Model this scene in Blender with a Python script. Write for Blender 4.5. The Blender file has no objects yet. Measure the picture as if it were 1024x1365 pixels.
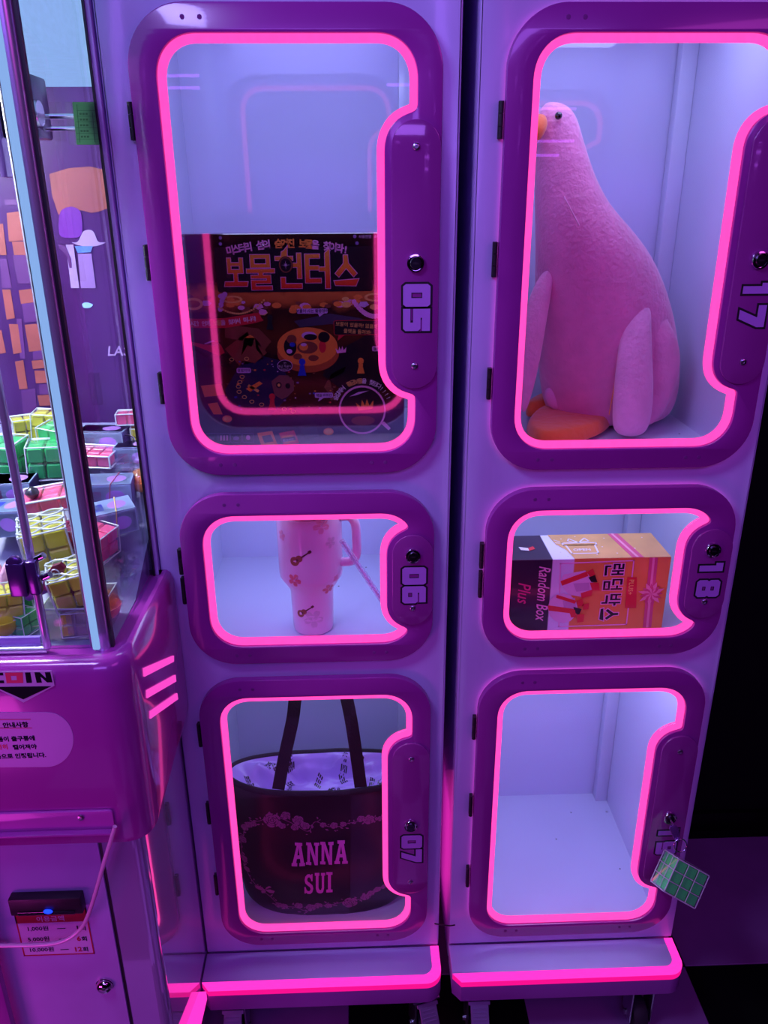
import bpy, bmesh, math, random
from mathutils import Vector, Matrix, noise
from mathutils.geometry import tessellate_polygon
random.seed(7)
PI = math.pi
S = bpy.context.scene
C = S.collection

# ------------------------------------------------------------------ camera
CAM = Vector((-0.15070, -1.25874, 1.72053)); YAW, PITCH, ROLL, FPX = 0.0321336, 0.3818236, -0.00623439, 1068.784
fwd = Vector((math.sin(YAW)*math.cos(PITCH), math.cos(YAW)*math.cos(PITCH), -math.sin(PITCH)))
rt = Vector((math.cos(YAW), -math.sin(YAW), 0)); upv = rt.cross(fwd)
cr = rt*math.cos(ROLL)+upv*math.sin(ROLL); cu = -rt*math.sin(ROLL)+upv*math.cos(ROLL)
cd = bpy.data.cameras.new('camera'); cam = bpy.data.objects.new('camera', cd); C.objects.link(cam)
cd.sensor_fit = 'VERTICAL'; cd.sensor_height = 24; cd.lens = FPX*24/1365; cd.clip_start = .02
cam.matrix_world = Matrix(((cr.x, cu.x, -fwd.x, CAM.x), (cr.y, cu.y, -fwd.y, CAM.y), (cr.z, cu.z, -fwd.z, CAM.z), (0, 0, 0, 1)))
S.camera = cam

def at(px, py, ax, val):
    """point of the room, on the plane axis=val, that sits at a pixel of the photograph"""
    r = cr*((px-512)/FPX)+cu*(-(py-682.5)/FPX)+fwd
    t = (val-CAM['xyz'.index(ax)])/r['xyz'.index(ax)]
    return CAM+r*t

# ------------------------------------------------------------------ light and exposure
vs = S.view_settings; vs.view_transform = 'Standard'; vs.look = 'None'; vs.gamma = 1; vs.exposure = 0.0; vs.use_curve_mapping = False
w = bpy.data.worlds.new('world'); S.world = w; w.use_nodes = True
w.node_tree.nodes['Background'].inputs[0].default_value = (.10, .03, .25, 1); w.node_tree.nodes['Background'].inputs[1].default_value = .12

def area(name, loc, aim, size, power, col, sy=None, vis=True):
    l = bpy.data.lights.new(name, 'AREA'); l.energy = power; l.color = col; l.size = size
    if sy: l.shape = 'RECTANGLE'; l.size_y = sy
    o = bpy.data.objects.new(name, l); C.objects.link(o); o.location = loc
    o.rotation_euler = (Vector(aim)-Vector(loc)).to_track_quat('-Z', 'Y').to_euler()
    return o
area('ceiling_light_violet', (-0.2, -2.6, 2.7), (0, 0, 1.0), 1.6, 19, (.38, .14, 1.0), .5)
area('ceiling_light_magenta', (1.3, -1.6, 2.5), (0, 0, .4), .8, 5, (.8, .08, .8), .5)
area('blue_fill_left', (-0.9, -0.9, 2.55), (-.3, 0, 1.2), .5, 12, (.42, .36, 1.0), .3)  # added fill for the claw cabin's blue light on the left locker
area('magenta_fill_left', (-1.2, -1.1, .42), (-.75, -.28, .85), .5, 3.6, (1.0, .06, .75), .35)  # added fill that brightens the coin housing in magenta

# ------------------------------------------------------------------ materials
MATS = {}
def mat(name, col, rough=.5, metal=0, coat=0, spec=.5, bump=0, bscale=40, var=.06, vscale=8, emit=None, es=0, trans=0, sheen=0, sss=0, alpha=1, coatr=.05):
    if name in MATS: return MATS[name]
    m = bpy.data.materials.new(name); m.use_nodes = True; nt = m.node_tree; b = nt.nodes['Principled BSDF']
    def s(k, v):
        if k in b.inputs: b.inputs[k].default_value = v
    s('Roughness', rough); s('Metallic', metal); s('Coat Weight', coat); s('Coat Roughness', coatr); s('Specular IOR Level', spec)
    s('Transmission Weight', trans); s('Sheen Weight', sheen); s('Alpha', alpha)
    if sss: s('Subsurface Weight', sss); s('Subsurface Scale', .02)
    tc = nt.nodes.new('ShaderNodeTexCoord'); n = nt.nodes.new('ShaderNodeTexNoise'); n.inputs['Scale'].default_value = vscale; n.inputs['Detail'].default_value = 3
    nt.links.new(tc.outputs['Object'], n.inputs['Vector'])
    r = nt.nodes.new('ShaderNodeValToRGB'); r.color_ramp.elements[0].position = .3; r.color_ramp.elements[1].position = .7
    r.color_ramp.elements[0].color = (*[max(0, c*(1-var)) for c in col], 1); r.color_ramp.elements[1].color = (*[min(1, c*(1+var)) for c in col], 1)
    nt.links.new(n.outputs['Fac'], r.inputs['Fac']); nt.links.new(r.outputs['Color'], b.inputs['Base Color'])
    if emit: s('Emission Color', (*emit, 1)); s('Emission Strength', es)
    if bump:
        n2 = nt.nodes.new('ShaderNodeTexNoise'); n2.inputs['Scale'].default_value = bscale; n2.inputs['Detail'].default_value = 4
        nt.links.new(tc.outputs['Object'], n2.inputs['Vector'])
        bp = nt.nodes.new('ShaderNodeBump'); bp.inputs['Strength'].default_value = bump; bp.inputs['Distance'].default_value = .01
        nt.links.new(n2.outputs['Fac'], bp.inputs['Height']); nt.links.new(bp.outputs['Normal'], b.inputs['Normal'])
    MATS[name] = m; return m

def gradient_mat(name, stops, axis='Z', lo=0, hi=1, rough=.3, coat=.0, nscale=0, namt=0, coatr=.05):
    """colour bands of a print along one object axis, optionally broken up by noise"""
    m = bpy.data.materials.new(name); m.use_nodes = True; nt = m.node_tree; b = nt.nodes['Principled BSDF']
    b.inputs['Roughness'].default_value = rough; b.inputs['Coat Weight'].default_value = coat; b.inputs['Coat Roughness'].default_value = coatr
    tc = nt.nodes.new('ShaderNodeTexCoord'); sp = nt.nodes.new('ShaderNodeSeparateXYZ'); nt.links.new(tc.outputs['Object'], sp.inputs[0])
    mr = nt.nodes.new('ShaderNodeMapRange'); mr.inputs['From Min'].default_value = lo; mr.inputs['From Max'].default_value = hi
    nt.links.new(sp.outputs[axis], mr.inputs['Value']); src = mr.outputs[0]
    if namt:
        n = nt.nodes.new('ShaderNodeTexNoise'); n.inputs['Scale'].default_value = nscale; n.inputs['Detail'].default_value = 5
        nt.links.new(tc.outputs['Object'], n.inputs['Vector'])
        ma = nt.nodes.new('ShaderNodeMath'); ma.operation = 'MULTIPLY_ADD'; ma.inputs[1].default_value = namt; nt.links.new(n.outputs['Fac'], ma.inputs[0])
        sb = nt.nodes.new('ShaderNodeMath'); sb.operation = 'SUBTRACT'; sb.inputs[1].default_value = namt*.5; nt.links.new(src, sb.inputs[0]); nt.links.new(sb.outputs[0], ma.inputs[2]); src = ma.outputs[0]
    r = nt.nodes.new('ShaderNodeValToRGB')
    while len(r.color_ramp.elements) < len(stops): r.color_ramp.elements.new(.5)
    for e, (p, c) in zip(r.color_ramp.elements, stops): e.position = p; e.color = (*c, 1)
    nt.links.new(src, r.inputs['Fac']); nt.links.new(r.outputs['Color'], b.inputs['Base Color'])
    return m

def blotch_mat(name, stops, scale=14, detail=8, dist=1.5, rough=.3, coat=0, bump=0, coatr=.05):
    m = bpy.data.materials.new(name); m.use_nodes = True; nt = m.node_tree; b = nt.nodes['Principled BSDF']
    b.inputs['Roughness'].default_value = rough; b.inputs['Coat Weight'].default_value = coat; b.inputs['Coat Roughness'].default_value = coatr
    tc = nt.nodes.new('ShaderNodeTexCoord'); n = nt.nodes.new('ShaderNodeTexNoise'); n.inputs['Scale'].default_value = scale; n.inputs['Detail'].default_value = detail; n.inputs['Distortion'].default_value = dist
    nt.links.new(tc.outputs['Object'], n.inputs['Vector'])
    r = nt.nodes.new('ShaderNodeValToRGB')
    while len(r.color_ramp.elements) < len(stops): r.color_ramp.elements.new(.5)
    for e, (p, c) in zip(r.color_ramp.elements, stops): e.position = p; e.color = (*c, 1)
    nt.links.new(n.outputs['Fac'], r.inputs['Fac']); nt.links.new(r.outputs['Color'], b.inputs['Base Color'])
    if bump:
        bp = nt.nodes.new('ShaderNodeBump'); bp.inputs['Strength'].default_value = bump; bp.inputs['Distance'].default_value = .01
        nt.links.new(n.outputs['Fac'], bp.inputs['Height']); nt.links.new(bp.outputs['Normal'], b.inputs['Normal'])
    return m

def clear_mat(name, tint=(1, 1, 1), refl=1.0, f0=.04, rough=0.0, haze=0.0, hazecol=(1, 1, 1)):
    """thin clear sheet: straight-through light with a Schlick surface reflection"""
    m = bpy.data.materials.new(name); m.use_nodes = True; nt = m.node_tree; nt.nodes.clear()
    out = nt.nodes.new('ShaderNodeOutputMaterial'); t = nt.nodes.new('ShaderNodeBsdfTransparent'); t.inputs[0].default_value = (*tint, 1)
    g = nt.nodes.new('ShaderNodeBsdfGlossy'); g.inputs['Roughness'].default_value = rough; g.inputs[0].default_value = (1, 1, 1, 1)
    lw = nt.nodes.new('ShaderNodeLayerWeight'); lw.inputs[0].default_value = .5
    p = nt.nodes.new('ShaderNodeMath'); p.operation = 'POWER'; p.inputs[1].default_value = 5; nt.links.new(lw.outputs['Facing'], p.inputs[0])
    a = nt.nodes.new('ShaderNodeMath'); a.operation = 'MULTIPLY_ADD'; a.inputs[1].default_value = (1-f0)*refl; a.inputs[2].default_value = f0*refl; nt.links.new(p.outputs[0], a.inputs[0])
    mx = nt.nodes.new('ShaderNodeMixShader'); nt.links.new(a.outputs[0], mx.inputs[0])
    base = t.outputs[0]
    if haze:
        d = nt.nodes.new('ShaderNodeBsdfDiffuse'); d.inputs[0].default_value = (*hazecol, 1)
        n = nt.nodes.new('ShaderNodeTexNoise'); n.inputs['Scale'].default_value = 25
        mm = nt.nodes.new('ShaderNodeMath'); mm.operation = 'MULTIPLY'; mm.inputs[1].default_value = haze*2; nt.links.new(n.outputs['Fac'], mm.inputs[0])
        m2 = nt.nodes.new('ShaderNodeMixShader'); nt.links.new(mm.outputs[0], m2.inputs[0]); nt.links.new(base, m2.inputs[1]); nt.links.new(d.outputs[0], m2.inputs[2]); base = m2.outputs[0]
    nt.links.new(base, mx.inputs[1]); nt.links.new(g.outputs[0], mx.inputs[2]); nt.links.new(mx.outputs[0], out.inputs[0])
    MATS[name] = m; return m

def emit_mat(name, col, st):
    m = bpy.data.materials.new(name); m.use_nodes = True; nt = m.node_tree; nt.nodes.clear()
    out = nt.nodes.new('ShaderNodeOutputMaterial'); e = nt.nodes.new('ShaderNodeEmission'); e.inputs[0].default_value = (*col, 1)
    n = nt.nodes.new('ShaderNodeTexNoise'); n.inputs['Scale'].default_value = 30
    mr = nt.nodes.new('ShaderNodeMapRange'); mr.inputs['To Min'].default_value = st*.9; mr.inputs['To Max'].default_value = st*1.1
    nt.links.new(n.outputs['Fac'], mr.inputs['Value']); nt.links.new(mr.outputs[0], e.inputs[1]); nt.links.new(e.outputs[0], out.inputs[0]); MATS[name] = m
    return m

M_body = mat('lilac_powder_coat', (.58, .50, .86), .30, coat=.35, var=.03, bump=.02, bscale=6, coatr=.12)
M_bodyR = M_body
M_frame = mat('purple_acrylic', (.32, .028, .33), .24, coat=.6, var=.05, coatr=.06)
M_plate = mat('purple_gloss_plate', (.30, .035, .30), .12, coat=.8, var=.05, coatr=.03)
M_neon = emit_mat('neon_pink', (1.0, .050, .35), 1.75)
M_base = emit_mat('neon_hot_pink', (1.0, .030, .46), 1.5)
M_base2 = emit_mat('neon_hot_pink_edge', (1.0, .006, .30), .95)
M_leak = emit_mat('neon_pink_back_strip', (1.0, .10, .60), 2.6)
M_liner = mat('white_sheet_metal', (.64, .66, .84), .35, coat=.25, var=.02, bump=.02, bscale=5, coatr=.10)
M_cap = mat('matte_bolt_cap', (.20, .025, .22), .6, spec=.2)
M_black = mat('black_plastic', (.012, .01, .014), .45)
M_rubber = mat('dark_rubber', (.02, .018, .025), .7)
M_chrome = mat('chrome', (.75, .75, .8), .12, metal=1, var=.02)
M_rod = mat('polished_rod', (.66, .64, .80), .24, metal=.7, var=.03)
M_steel = mat('brushed_steel', (.5, .5, .58), .3, metal=1, var=.1)
M_darkmetal = mat('dark_metal', (.08, .07, .1), .3, metal=1)
M_num = mat('lilac_number_vinyl', (.50, .22, .75), .4)
M_glass = clear_mat('clear_glass', (.97, .975, 1), refl=.55)
M_glass2 = clear_mat('claw_glass', (.95, .96, 1), refl=.42)
M_acry = clear_mat('clear_acrylic', (.95, .93, .98), refl=1.5)
M_floorL = mat('violet_floor_tile', (.30, .14, .36), .22, coat=.3, var=.08, bump=.01)
M_floorD = mat('black_floor_tile', (.004, .004, .005), .35, var=.1, spec=.2)
M_wall = mat('black_wall_paint', (.006, .005, .008), .8, spec=.1)

# ------------------------------------------------------------------ geometry helpers
def link(name, me, m, parent=None, smooth=False):
    o = bpy.data.objects.new(name, me); C.objects.link(o)
    if m is not None:
        for mm in (m if isinstance(m, (list, tuple)) else [m]): me.materials.append(mm)
    if parent is not None: o.parent = parent
    if smooth:
        for p in me.polygons: p.use_smooth = True
    return o
def rel(o, origin):
    """move a mesh's origin to a point, its surface stays where it is"""
    o.data.transform(Matrix.Translation(-Vector(origin))); o.location = Vector(origin)
    return o
def mk(name, verts, faces, m, parent=None, smooth=False):
    me = bpy.data.meshes.new(name); me.from_pydata([tuple(v) for v in verts], [], faces); me.update()
    return link(name, me, m, parent, smooth)
def bmo(name, bm, m, parent=None, smooth=False, auto=None):
    me = bpy.data.meshes.new(name); bm.to_mesh(me); bm.free(); me.update()
    o = link(name, me, m, parent, smooth or auto is not None)
    if auto is not None: me.set_sharp_from_angle(angle=math.radians(auto))
    return o
def thing(name, label, cat, loc=(0, 0, 0), group=None):
    o = bpy.data.objects.new(name, None); C.objects.link(o); o.location = loc; o.empty_display_size = .05
    return tag(o, label, cat, group)
def tag(o, label, cat, group=None):
    o['label'] = label; o['category'] = cat
    if group: o['group'] = group
    return o
def structure(o): o['kind'] = 'structure'; return o

def add_box(bm, lo, hi, bev=0, seg=2, M=None):
    r = bmesh.ops.create_cube(bm, size=1); v = r['verts']
    lo, hi = Vector(lo), Vector(hi)
    for x in v: x.co = Vector((lo[i]+(x.co[i]+.5)*(hi[i]-lo[i]) for i in range(3)))
    if bev:
        e = list({e for x in v for e in x.link_edges})
        q = bmesh.ops.bevel(bm, geom=e, offset=bev, segments=seg, affect='EDGES', profile=.5)
        v = list({x for f in q['faces'] for x in f.verts}|{x for x in v if x.is_valid})
    if M is not None:
        for x in v: x.co = M@x.co
    return v
def box(name, lo, hi, m, parent=None, bev=0, seg=2, M=None):
    bm = bmesh.new(); add_box(bm, lo, hi, bev, seg, M)
    return bmo(name, bm, m, parent, auto=35 if bev else None)

def frame(o, U, V): U, V = Vector(U), Vector(V); return (Vector(o), U, V, U.cross(V))
def fr(F, u, v, w=0): return F[0]+F[1]*u+F[2]*v+F[3]*w
FRONT = frame((0, 0, 0), (1, 0, 0), (0, 0, 1))

def sgn_area(L): return .5*sum(L[i][0]*L[(i+1) % len(L)][1]-L[(i+1) % len(L)][0]*L[i][1] for i in range(len(L)))
def offset_loop(L, d):
    """offset a CCW loop inward by d"""
    n = len(L); out = []
    for i in range(n):
        p, q, r = L[i-1], L[i], L[(i+1) % n]
        a = Vector((q[0]-p[0], q[1]-p[1])); b = Vector((r[0]-q[0], r[1]-q[1]))
        if a.length < 1e-9 or b.length < 1e-9: out.append(q); continue
        a.normalize(); b.normalize(); na = Vector((-a.y, a.x)); nb = Vector((-b.y, b.x)); m = na+nb
        if m.length < 1e-6: m = na
        m.normalize(); k = d/max(.35, m.dot(na)); out.append((q[0]+m.x*k, q[1]+m.y*k))
    return out
def slab(name, loops, w0, w1, m, parent=None, F=FRONT, bev=0, curve=None, auto=30):
    """flat plate with holes, from depth w0 (back) to w1 (front, towards the viewer), optional bevelled front edge"""
    L = []
    for i, l in enumerate(loops):
        l = [tuple(p) for p in l]
        if (sgn_area(l) < 0) == (i == 0): l = l[::-1]
        L.append(l)
    lays = [(0, w0), (0, w1)] if not bev else [(0, w0), (0, w1-bev), (bev*.3, w1-bev*.3), (bev, w1)]
    verts = []; faces = []; idx = []
    for d, ww in lays:
        row = []
        for l in L:
            q = offset_loop(l, d) if d else l
            s = len(verts); verts += [(p[0], p[1], ww) for p in q]; row.append((s, len(q)))
        idx.append(row)
    for a in range(len(lays)-1):
        for (s0, n), (s1, _) in zip(idx[a], idx[a+1]):
            for i in range(n):
                j = (i+1) % n; faces.append((s0+i, s0+j, s1+j, s1+i))
    for k, flip in ((len(lays)-1, False), (0, True)):
        base = idx[k][0][0]
        tris = tessellate_polygon([[Vector((verts[s+i][0], verts[s+i][1], 0)) for i in range(n)] for s, n in idx[k]])
        for t in tris:
            a = [base+q for q in t]; p = [verts[q] for q in a]
            ar = (p[1][0]-p[0][0])*(p[2][1]-p[0][1])-(p[2][0]-p[0][0])*(p[1][1]-p[0][1])
            if (ar < 0) != flip: a = a[::-1]
            faces.append(tuple(a))
    pts = [curve(u, v, ww) if curve else fr(F, u, v, ww) for u, v, ww in verts]
    o = mk(name, pts, faces, m, parent, smooth=bool(bev))
    if bev: o.data.set_sharp_from_angle(angle=math.radians(auto))
    return o
def rrect(x0, y0, x1, y1, r, n=10):
    r4 = r if isinstance(r, (list, tuple)) else (r, r, r, r)   # bl, br, tr, tl
    P = []
    for (cx, cy, a0, q) in ((x0, y0, 180, 0), (x1, y0, 270, 1), (x1, y1, 0, 2), (x0, y1, 90, 3)):
        q = r4[q]; ox = cx+q*(1 if cx == x0 else -1); oy = cy+q*(1 if cy == y0 else -1)
        if q < 1e-6: P.append((cx, cy)); continue
        for i in range(n+1):
            a = math.radians(a0+90*i/n); P.append((ox+q*math.cos(a), oy+q*math.sin(a)))
    return P
def circ(cx, cy, r, n=24, ry=None): return [(cx+r*math.cos(2*PI*i/n), cy+(ry or r)*math.sin(2*PI*i/n)) for i in range(n)]
def capsule(cx, y0, y1, r, n=14):
    return [(cx+r*math.cos(PI*i/n), y1-r+r*math.sin(PI*i/n)) for i in range(n+1)]+[(cx-r*math.cos(PI*i/n), y0+r-r*math.sin(PI*i/n)) for i in range(n+1)]
def densify(L, d):
    out = []
    for i in range(len(L)):
        a, b = Vector(L[i]), Vector(L[(i+1) % len(L)]); k = max(1, int((b-a).length/d))
        out += [tuple(a.lerp(b, j/k)) for j in range(k)]
    return out
def incaps(p, cx, y0, y1, r):
    yy = min(max(p[1], y0+r), y1-r); return math.hypot(p[0]-cx, p[1]-yy) < r

def tube(name, pts, r, m, parent=None, n=10, closed=False, taper=None):
    pts = [Vector(p) for p in pts]; N = len(pts); verts = []; faces = []
    nrm = None
    for i, p in enumerate(pts):
        t = ((pts[(i+1) % N]-pts[i-1]) if (closed or 0 < i < N-1) else (pts[1]-pts[0] if i == 0 else pts[-1]-pts[-2])).normalized()
        if nrm is None: nrm = t.orthogonal().normalized()
        nrm = (nrm-t*nrm.dot(t)).normalized(); b = t.cross(nrm); rr = r if taper is None else r*taper[i]
        verts += [p+(nrm*math.cos(2*PI*k/n)+b*math.sin(2*PI*k/n))*rr for k in range(n)]
    for i in range(N if closed else N-1):
        j = (i+1) % N
        for k in range(n): faces.append((i*n+k, i*n+(k+1) % n, j*n+(k+1) % n, j*n+k))
    if not closed: faces += [tuple(range(n))[::-1], tuple((N-1)*n+k for k in range(n))]
    o = mk(name, verts, faces, m, parent, True); o.data.set_sharp_from_angle(angle=math.radians(50)); return o
def lathe(name, prof, m, parent=None, n=40, M=None, closed=False, smooth=40):
    """profile [(r, h)] turned about Z, then placed with M"""
    verts = []; faces = []
    for r, h in prof: verts += [Vector((r*math.cos(2*PI*k/n), r*math.sin(2*PI*k/n), h)) for k in range(n)]
    R = len(prof)
    for i in range(R-1):
        for k in range(n): faces.append((i*n+k, i*n+(k+1) % n, (i+1)*n+(k+1) % n, (i+1)*n+k))
    faces += [tuple(range(n))[::-1], tuple((R-1)*n+k for k in range(n))]
    if M is not None: verts = [M@v for v in verts]
    o = mk(name, verts, faces, m, parent, True); o.data.set_sharp_from_angle(angle=math.radians(smooth)); return o
def placed(F, u, v, w=0):
    """matrix that stands a lathe's axis on a frame, pointing to the viewer"""
    o = fr(F, u, v, w); U, V, W = F[1].normalized(), F[2].normalized(), F[3].normalized()
    return Matrix(((U.x, V.x, W.x, o.x), (U.y, V.y, W.y, o.y), (U.z, V.z, W.z, o.z), (0, 0, 0, 1)))
def cubic(pts, n=8, closed=False):
    """Catmull-Rom through points"""
    P = [Vector(p) for p in pts]; out = []; N = len(P); rng = N if closed else N-1
    for i in range(rng):
        p1, p2 = P[i], P[(i+1) % N]; p0 = P[i-1] if (closed or i > 0) else p1*2-p2; p3 = P[(i+2) % N] if (closed or i < N-2) else p2*2-p1
        for k in range(n):
            t = k/n; out.append(.5*((2*p1)+(p2-p0)*t+(2*p0-5*p1+4*p2-p3)*t*t+(3*p1-p0-3*p2+p3)*t**3))
    if not closed: out.append(P[-1])
    return out
def loft(name, rings, m, parent=None, cap=True, smooth=True, sub=0):
    n = len(rings[0]); verts = [v for r in rings for v in r]; faces = []
    for i in range(len(rings)-1):
        for k in range(n): faces.append((i*n+k, i*n+(k+1) % n, (i+1)*n+(k+1) % n, (i+1)*n+k))
    if cap: faces += [tuple(range(n))[::-1], tuple((len(rings)-1)*n+k for k in range(n))]
    o = mk(name, verts, faces, m, parent, smooth)
    if sub:
        s = o.modifiers.new('Subdivision', 'SUBSURF'); s.levels = sub; s.render_levels = sub
    return o
def text(name, body, size, F, m, parent=None, u=0, v=0, w=.0004, rot=0, bold=0, shear=0, align='LEFT', sx=1, curve=None, thick=.0003, space=1, vert='BOTTOM_BASELINE'):
    c = bpy.data.curves.new(name, 'FONT'); c.body = body; c.size = size; c.offset = bold; c.shear = shear; c.align_x = align; c.extrude = 0; c.resolution_u = 2; c.space_character = space
    c.align_y = vert
    o = bpy.data.objects.new(name, c); C.objects.link(o); dg = bpy.context.evaluated_depsgraph_get(); dg.update()
    me = bpy.data.meshes.new_from_object(o.evaluated_get(dg)); bpy.data.objects.remove(o); me.name = name
    me.materials.clear()
    ca, sa = math.cos(rot), math.sin(rot)
    for x in me.vertices:
        a, b = x.co.x*sx, x.co.y
        uu, vv = u+a*ca-b*sa, v+a*sa+b*ca
        x.co = curve(uu, vv, w) if curve else fr(F, uu, vv, w)
    # give the vinyl a little thickness
    bm = bmesh.new(); bm.from_mesh(me)
    if bm.faces:
        bmesh.ops.recalc_face_normals(bm, faces=bm.faces)
    bm.to_mesh(me); bm.free()
    return link(name, me, m, parent)

DIG = {
 '0': [[(.1, 0), (.9, 0), (1, .1), (1, .9), (.9, 1), (.1, 1), (0, .9), (0, .1)], [(.38, .3), (.62, .3), (.62, .7), (.38, .7)]],
 '5': [[(0, 1), (1, 1), (1, .7), (.4, .7), (.4, .65), (.9, .65), (1, .56), (1, .09), (.9, 0), (0, 0), (0, .27), (.62, .27), (.62, .37), (0, .37)]],
 '6': [[(.1, 0), (.9, 0), (1, .1), (1, .57), (.9, .66), (.38, .66), (.38, .72), (.95, .72), (.95, 1), (.1, 1), (0, .9), (0, .1)], [(.38, .25), (.63, .25), (.63, .42), (.38, .42)]],
 '7': [[(0, 1), (1, 1), (1, .72), (.62, 0), (.2, 0), (.56, .7), (0, .7)]],
 '1': [[(.12, 1), (.72, 1), (.72, 0), (.3, 0), (.3, .7), (.12, .7)]],
 '8': [[(.12, 0), (.88, 0), (1, .1), (1, .42), (.93, .5), (1, .58), (1, .9), (.88, 1), (.12, 1), (0, .9), (0, .58), (.07, .5), (0, .42), (0, .1)], [(.38, .24), (.62, .24), (.62, .39), (.38, .39)], [(.38, .61), (.62, .61), (.62, .76), (.38, .76)]],
 '9': [[(.9, 1), (.1, 1), (0, .9), (0, .43), (.1, .34), (.62, .34), (.62, .28), (.05, .28), (.05, 0), (.9, 0), (1, .1), (1, .9)], [(.37, .58), (.62, .58), (.62, .75), (.37, .75)]],
}
def number(txt, F, parent, dw, dh, w):
    for part, m, grow, ww in (('number_outline', M_black, .0032, w), ('number_face', M_num, 0, w+.0004)):
        bmv = []; bmf = []
        for i, ch in enumerate(txt):
            loops = []
            for j, g in enumerate(DIG[ch]):
                wd = dw*(.8 if ch == '1' else 1)
                l = [((i*dw*1.02)+x*wd*.93, y*dh) for x, y in g]
                if sgn_area(l) < 0: l = l[::-1]
                if j == 0: l = offset_loop(l, -grow)
                elif grow: l = offset_loop(l, min(.0012, grow))
                loops.append(l)
            o = slab('tmp', loops, ww, ww+.0004, None, None, F)
            s = len(bmv); bmv += [v.co.copy() for v in o.data.vertices]; bmf += [tuple(s+q for q in p.vertices) for p in o.data.polygons]
            me = o.data; bpy.data.objects.remove(o); bpy.data.meshes.remove(me)
        mk(part, bmv, bmf, m, parent)

def rects(L): return [[(a, b), (c, b), (c, d), (a, d)] for a, b, c, d in L]
_SU = [[(.40, .96), (.56, .96), (.59, .70), (.93, .38), (.80, .27), (.50, .55), (.20, .27), (.06, .38), (.40, .70)], [(.0, .14), (1.0, .20), (.88, -.02), (.06, .0)]]
GLYPH = {
 '보': rects([(.14, .48, .29, .98), (.67, .48, .82, .98), (.14, .72, .82, .82), (.14, .46, .82, .58), (.40, .10, .56, .50)])+[[(-.04, 0), (.96, .0), (1.0, .15), (.0, .15)]],
 '물': rects([(.12, .62, .26, 1.0), (.72, .62, .86, 1.0), (.12, .90, .86, 1.0), (.12, .62, .86, .72), (-.04, .46, 1.02, .57), (.41, .36, .57, .50), (.12, .29, .86, .38), (.71, .16, .86, .38), (.12, .14, .86, .23), (.12, -.04, .27, .23), (.12, -.06, .90, .05)]),
 '헌': rects([(.02, .80, .66, .91), (.82, .27, .97, 1.0), (.62, .60, .82, .71), (.20, .0, .36, .30), (.20, -.02, .97, .11)])+[[(.24, .90), (.46, .90), (.48, 1.20), (.36, 1.08), (.26, 1.04)]],
 '터': rects([(.02, .12, .17, .95), (.02, .84, .56, .95), (.02, .50, .52, .61), (.02, .12, .60, .24), (.54, .46, .76, .57)])+[[(.76, -.05), (.93, -.05), (.93, 1.10), (.76, .98)]],
 '스': _SU,
 '랜': rects([(.04, .89, .46, 1), (.35, .70, .46, 1), (.04, .69, .46, .80), (.04, .46, .15, .80), (.04, .44, .48, .55), (.54, .38, .65, 1), (.65, .66, .80, .77), (.79, .36, .91, 1), (.16, .02, .28, .32), (.16, .0, .94, .12)]),
 '덤': rects([(.04, .88, .50, 1), (.04, .48, .16, 1), (.04, .46, .54, .58), (.56, .68, .78, .79), (.77, .40, .90, 1), (.20, .0, .90, .11), (.20, .25, .90, .36), (.20, 0, .32, .36), (.78, 0, .90, .36)]),
 '박': rects([(.04, .46, .16, 1), (.42, .46, .54, 1), (.04, .44, .54, .56), (.14, .70, .46, .80), (.68, .38, .81, 1), (.80, .64, .98, .76), (.14, .20, .81, .32), (.69, 0, .81, .32)])}
def glyph(name, ch, u, v, sw, sh, F, m, parent, grow, w, rot=0):
    """chunky syllable block with its lower left at u,v; every stroke grown by the outline width"""
    vs_, fs_ = [], []
    ca, sa = math.cos(rot), math.sin(rot)
    for k, L in enumerate(GLYPH[ch]):
        P = [(x*sw, y*sh) for x, y in L]
        if sgn_area(P) < 0: P = P[::-1]
        if grow: P = offset_loop(P, -grow)
        P = [(u+a*ca-b*sa, v+a*sa+b*ca) for a, b in P]
        o = slab('tmp', [P], w, w+.0003+k*.000004, None, None, F); s = len(vs_)
        vs_ += [q.co.copy() for q in o.data.vertices]; fs_ += [tuple(s+q for q in f.vertices) for f in o.data.polygons]
        me = o.data; bpy.data.objects.remove(o); bpy.data.meshes.remove(me)
    return mk(name, vs_, fs_, m, parent)


# ------------------------------------------------------------------ the room
fl = structure(box('floor', (-2.6, -3.6, -.06), (2.8, .53, -.004), M_wall))
tile_me = {}
for i in range(-3, 5):
    for j in range(-4, 1):
        lightc = (i+j) % 2 == 1
        if lightc not in tile_me:
            bm = bmesh.new(); add_box(bm, (-.199, -.199, -.004), (.199, .199, 0), .0015, 1); me = bpy.data.meshes.new('floor_tile'); bm.to_mesh(me); bm.free()
            me.materials.append(M_floorL if lightc else M_floorD); tile_me[lightc] = me
        o = bpy.data.objects.new('floor_tile', tile_me[lightc]); C.objects.link(o); o.parent = fl; o.location = (.204+.4*i+.2, .086+.4*j+.2, 0)
structure(box('wall_back', (-2.6, .53, -.06), (2.8, .63, 2.95), M_wall))
structure(box('baseboard_back', (-2.6, .515, -.004), (2.8, .5299, .06), M_floorD))
structure(box('wall_right', (2.8, -3.6, -.06), (2.9, .53, 2.95), M_wall))
structure(box('wall_left', (-2.7, -3.6, -.06), (-2.6, .53, 2.95), M_wall))
structure(box('wall_front', (-2.6, -3.7, -.06), (2.8, -3.6, 2.95), M_wall))
structure(box('ceiling', (-2.6, -3.6, 2.95), (2.8, .53, 3.05), M_wall))
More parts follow.
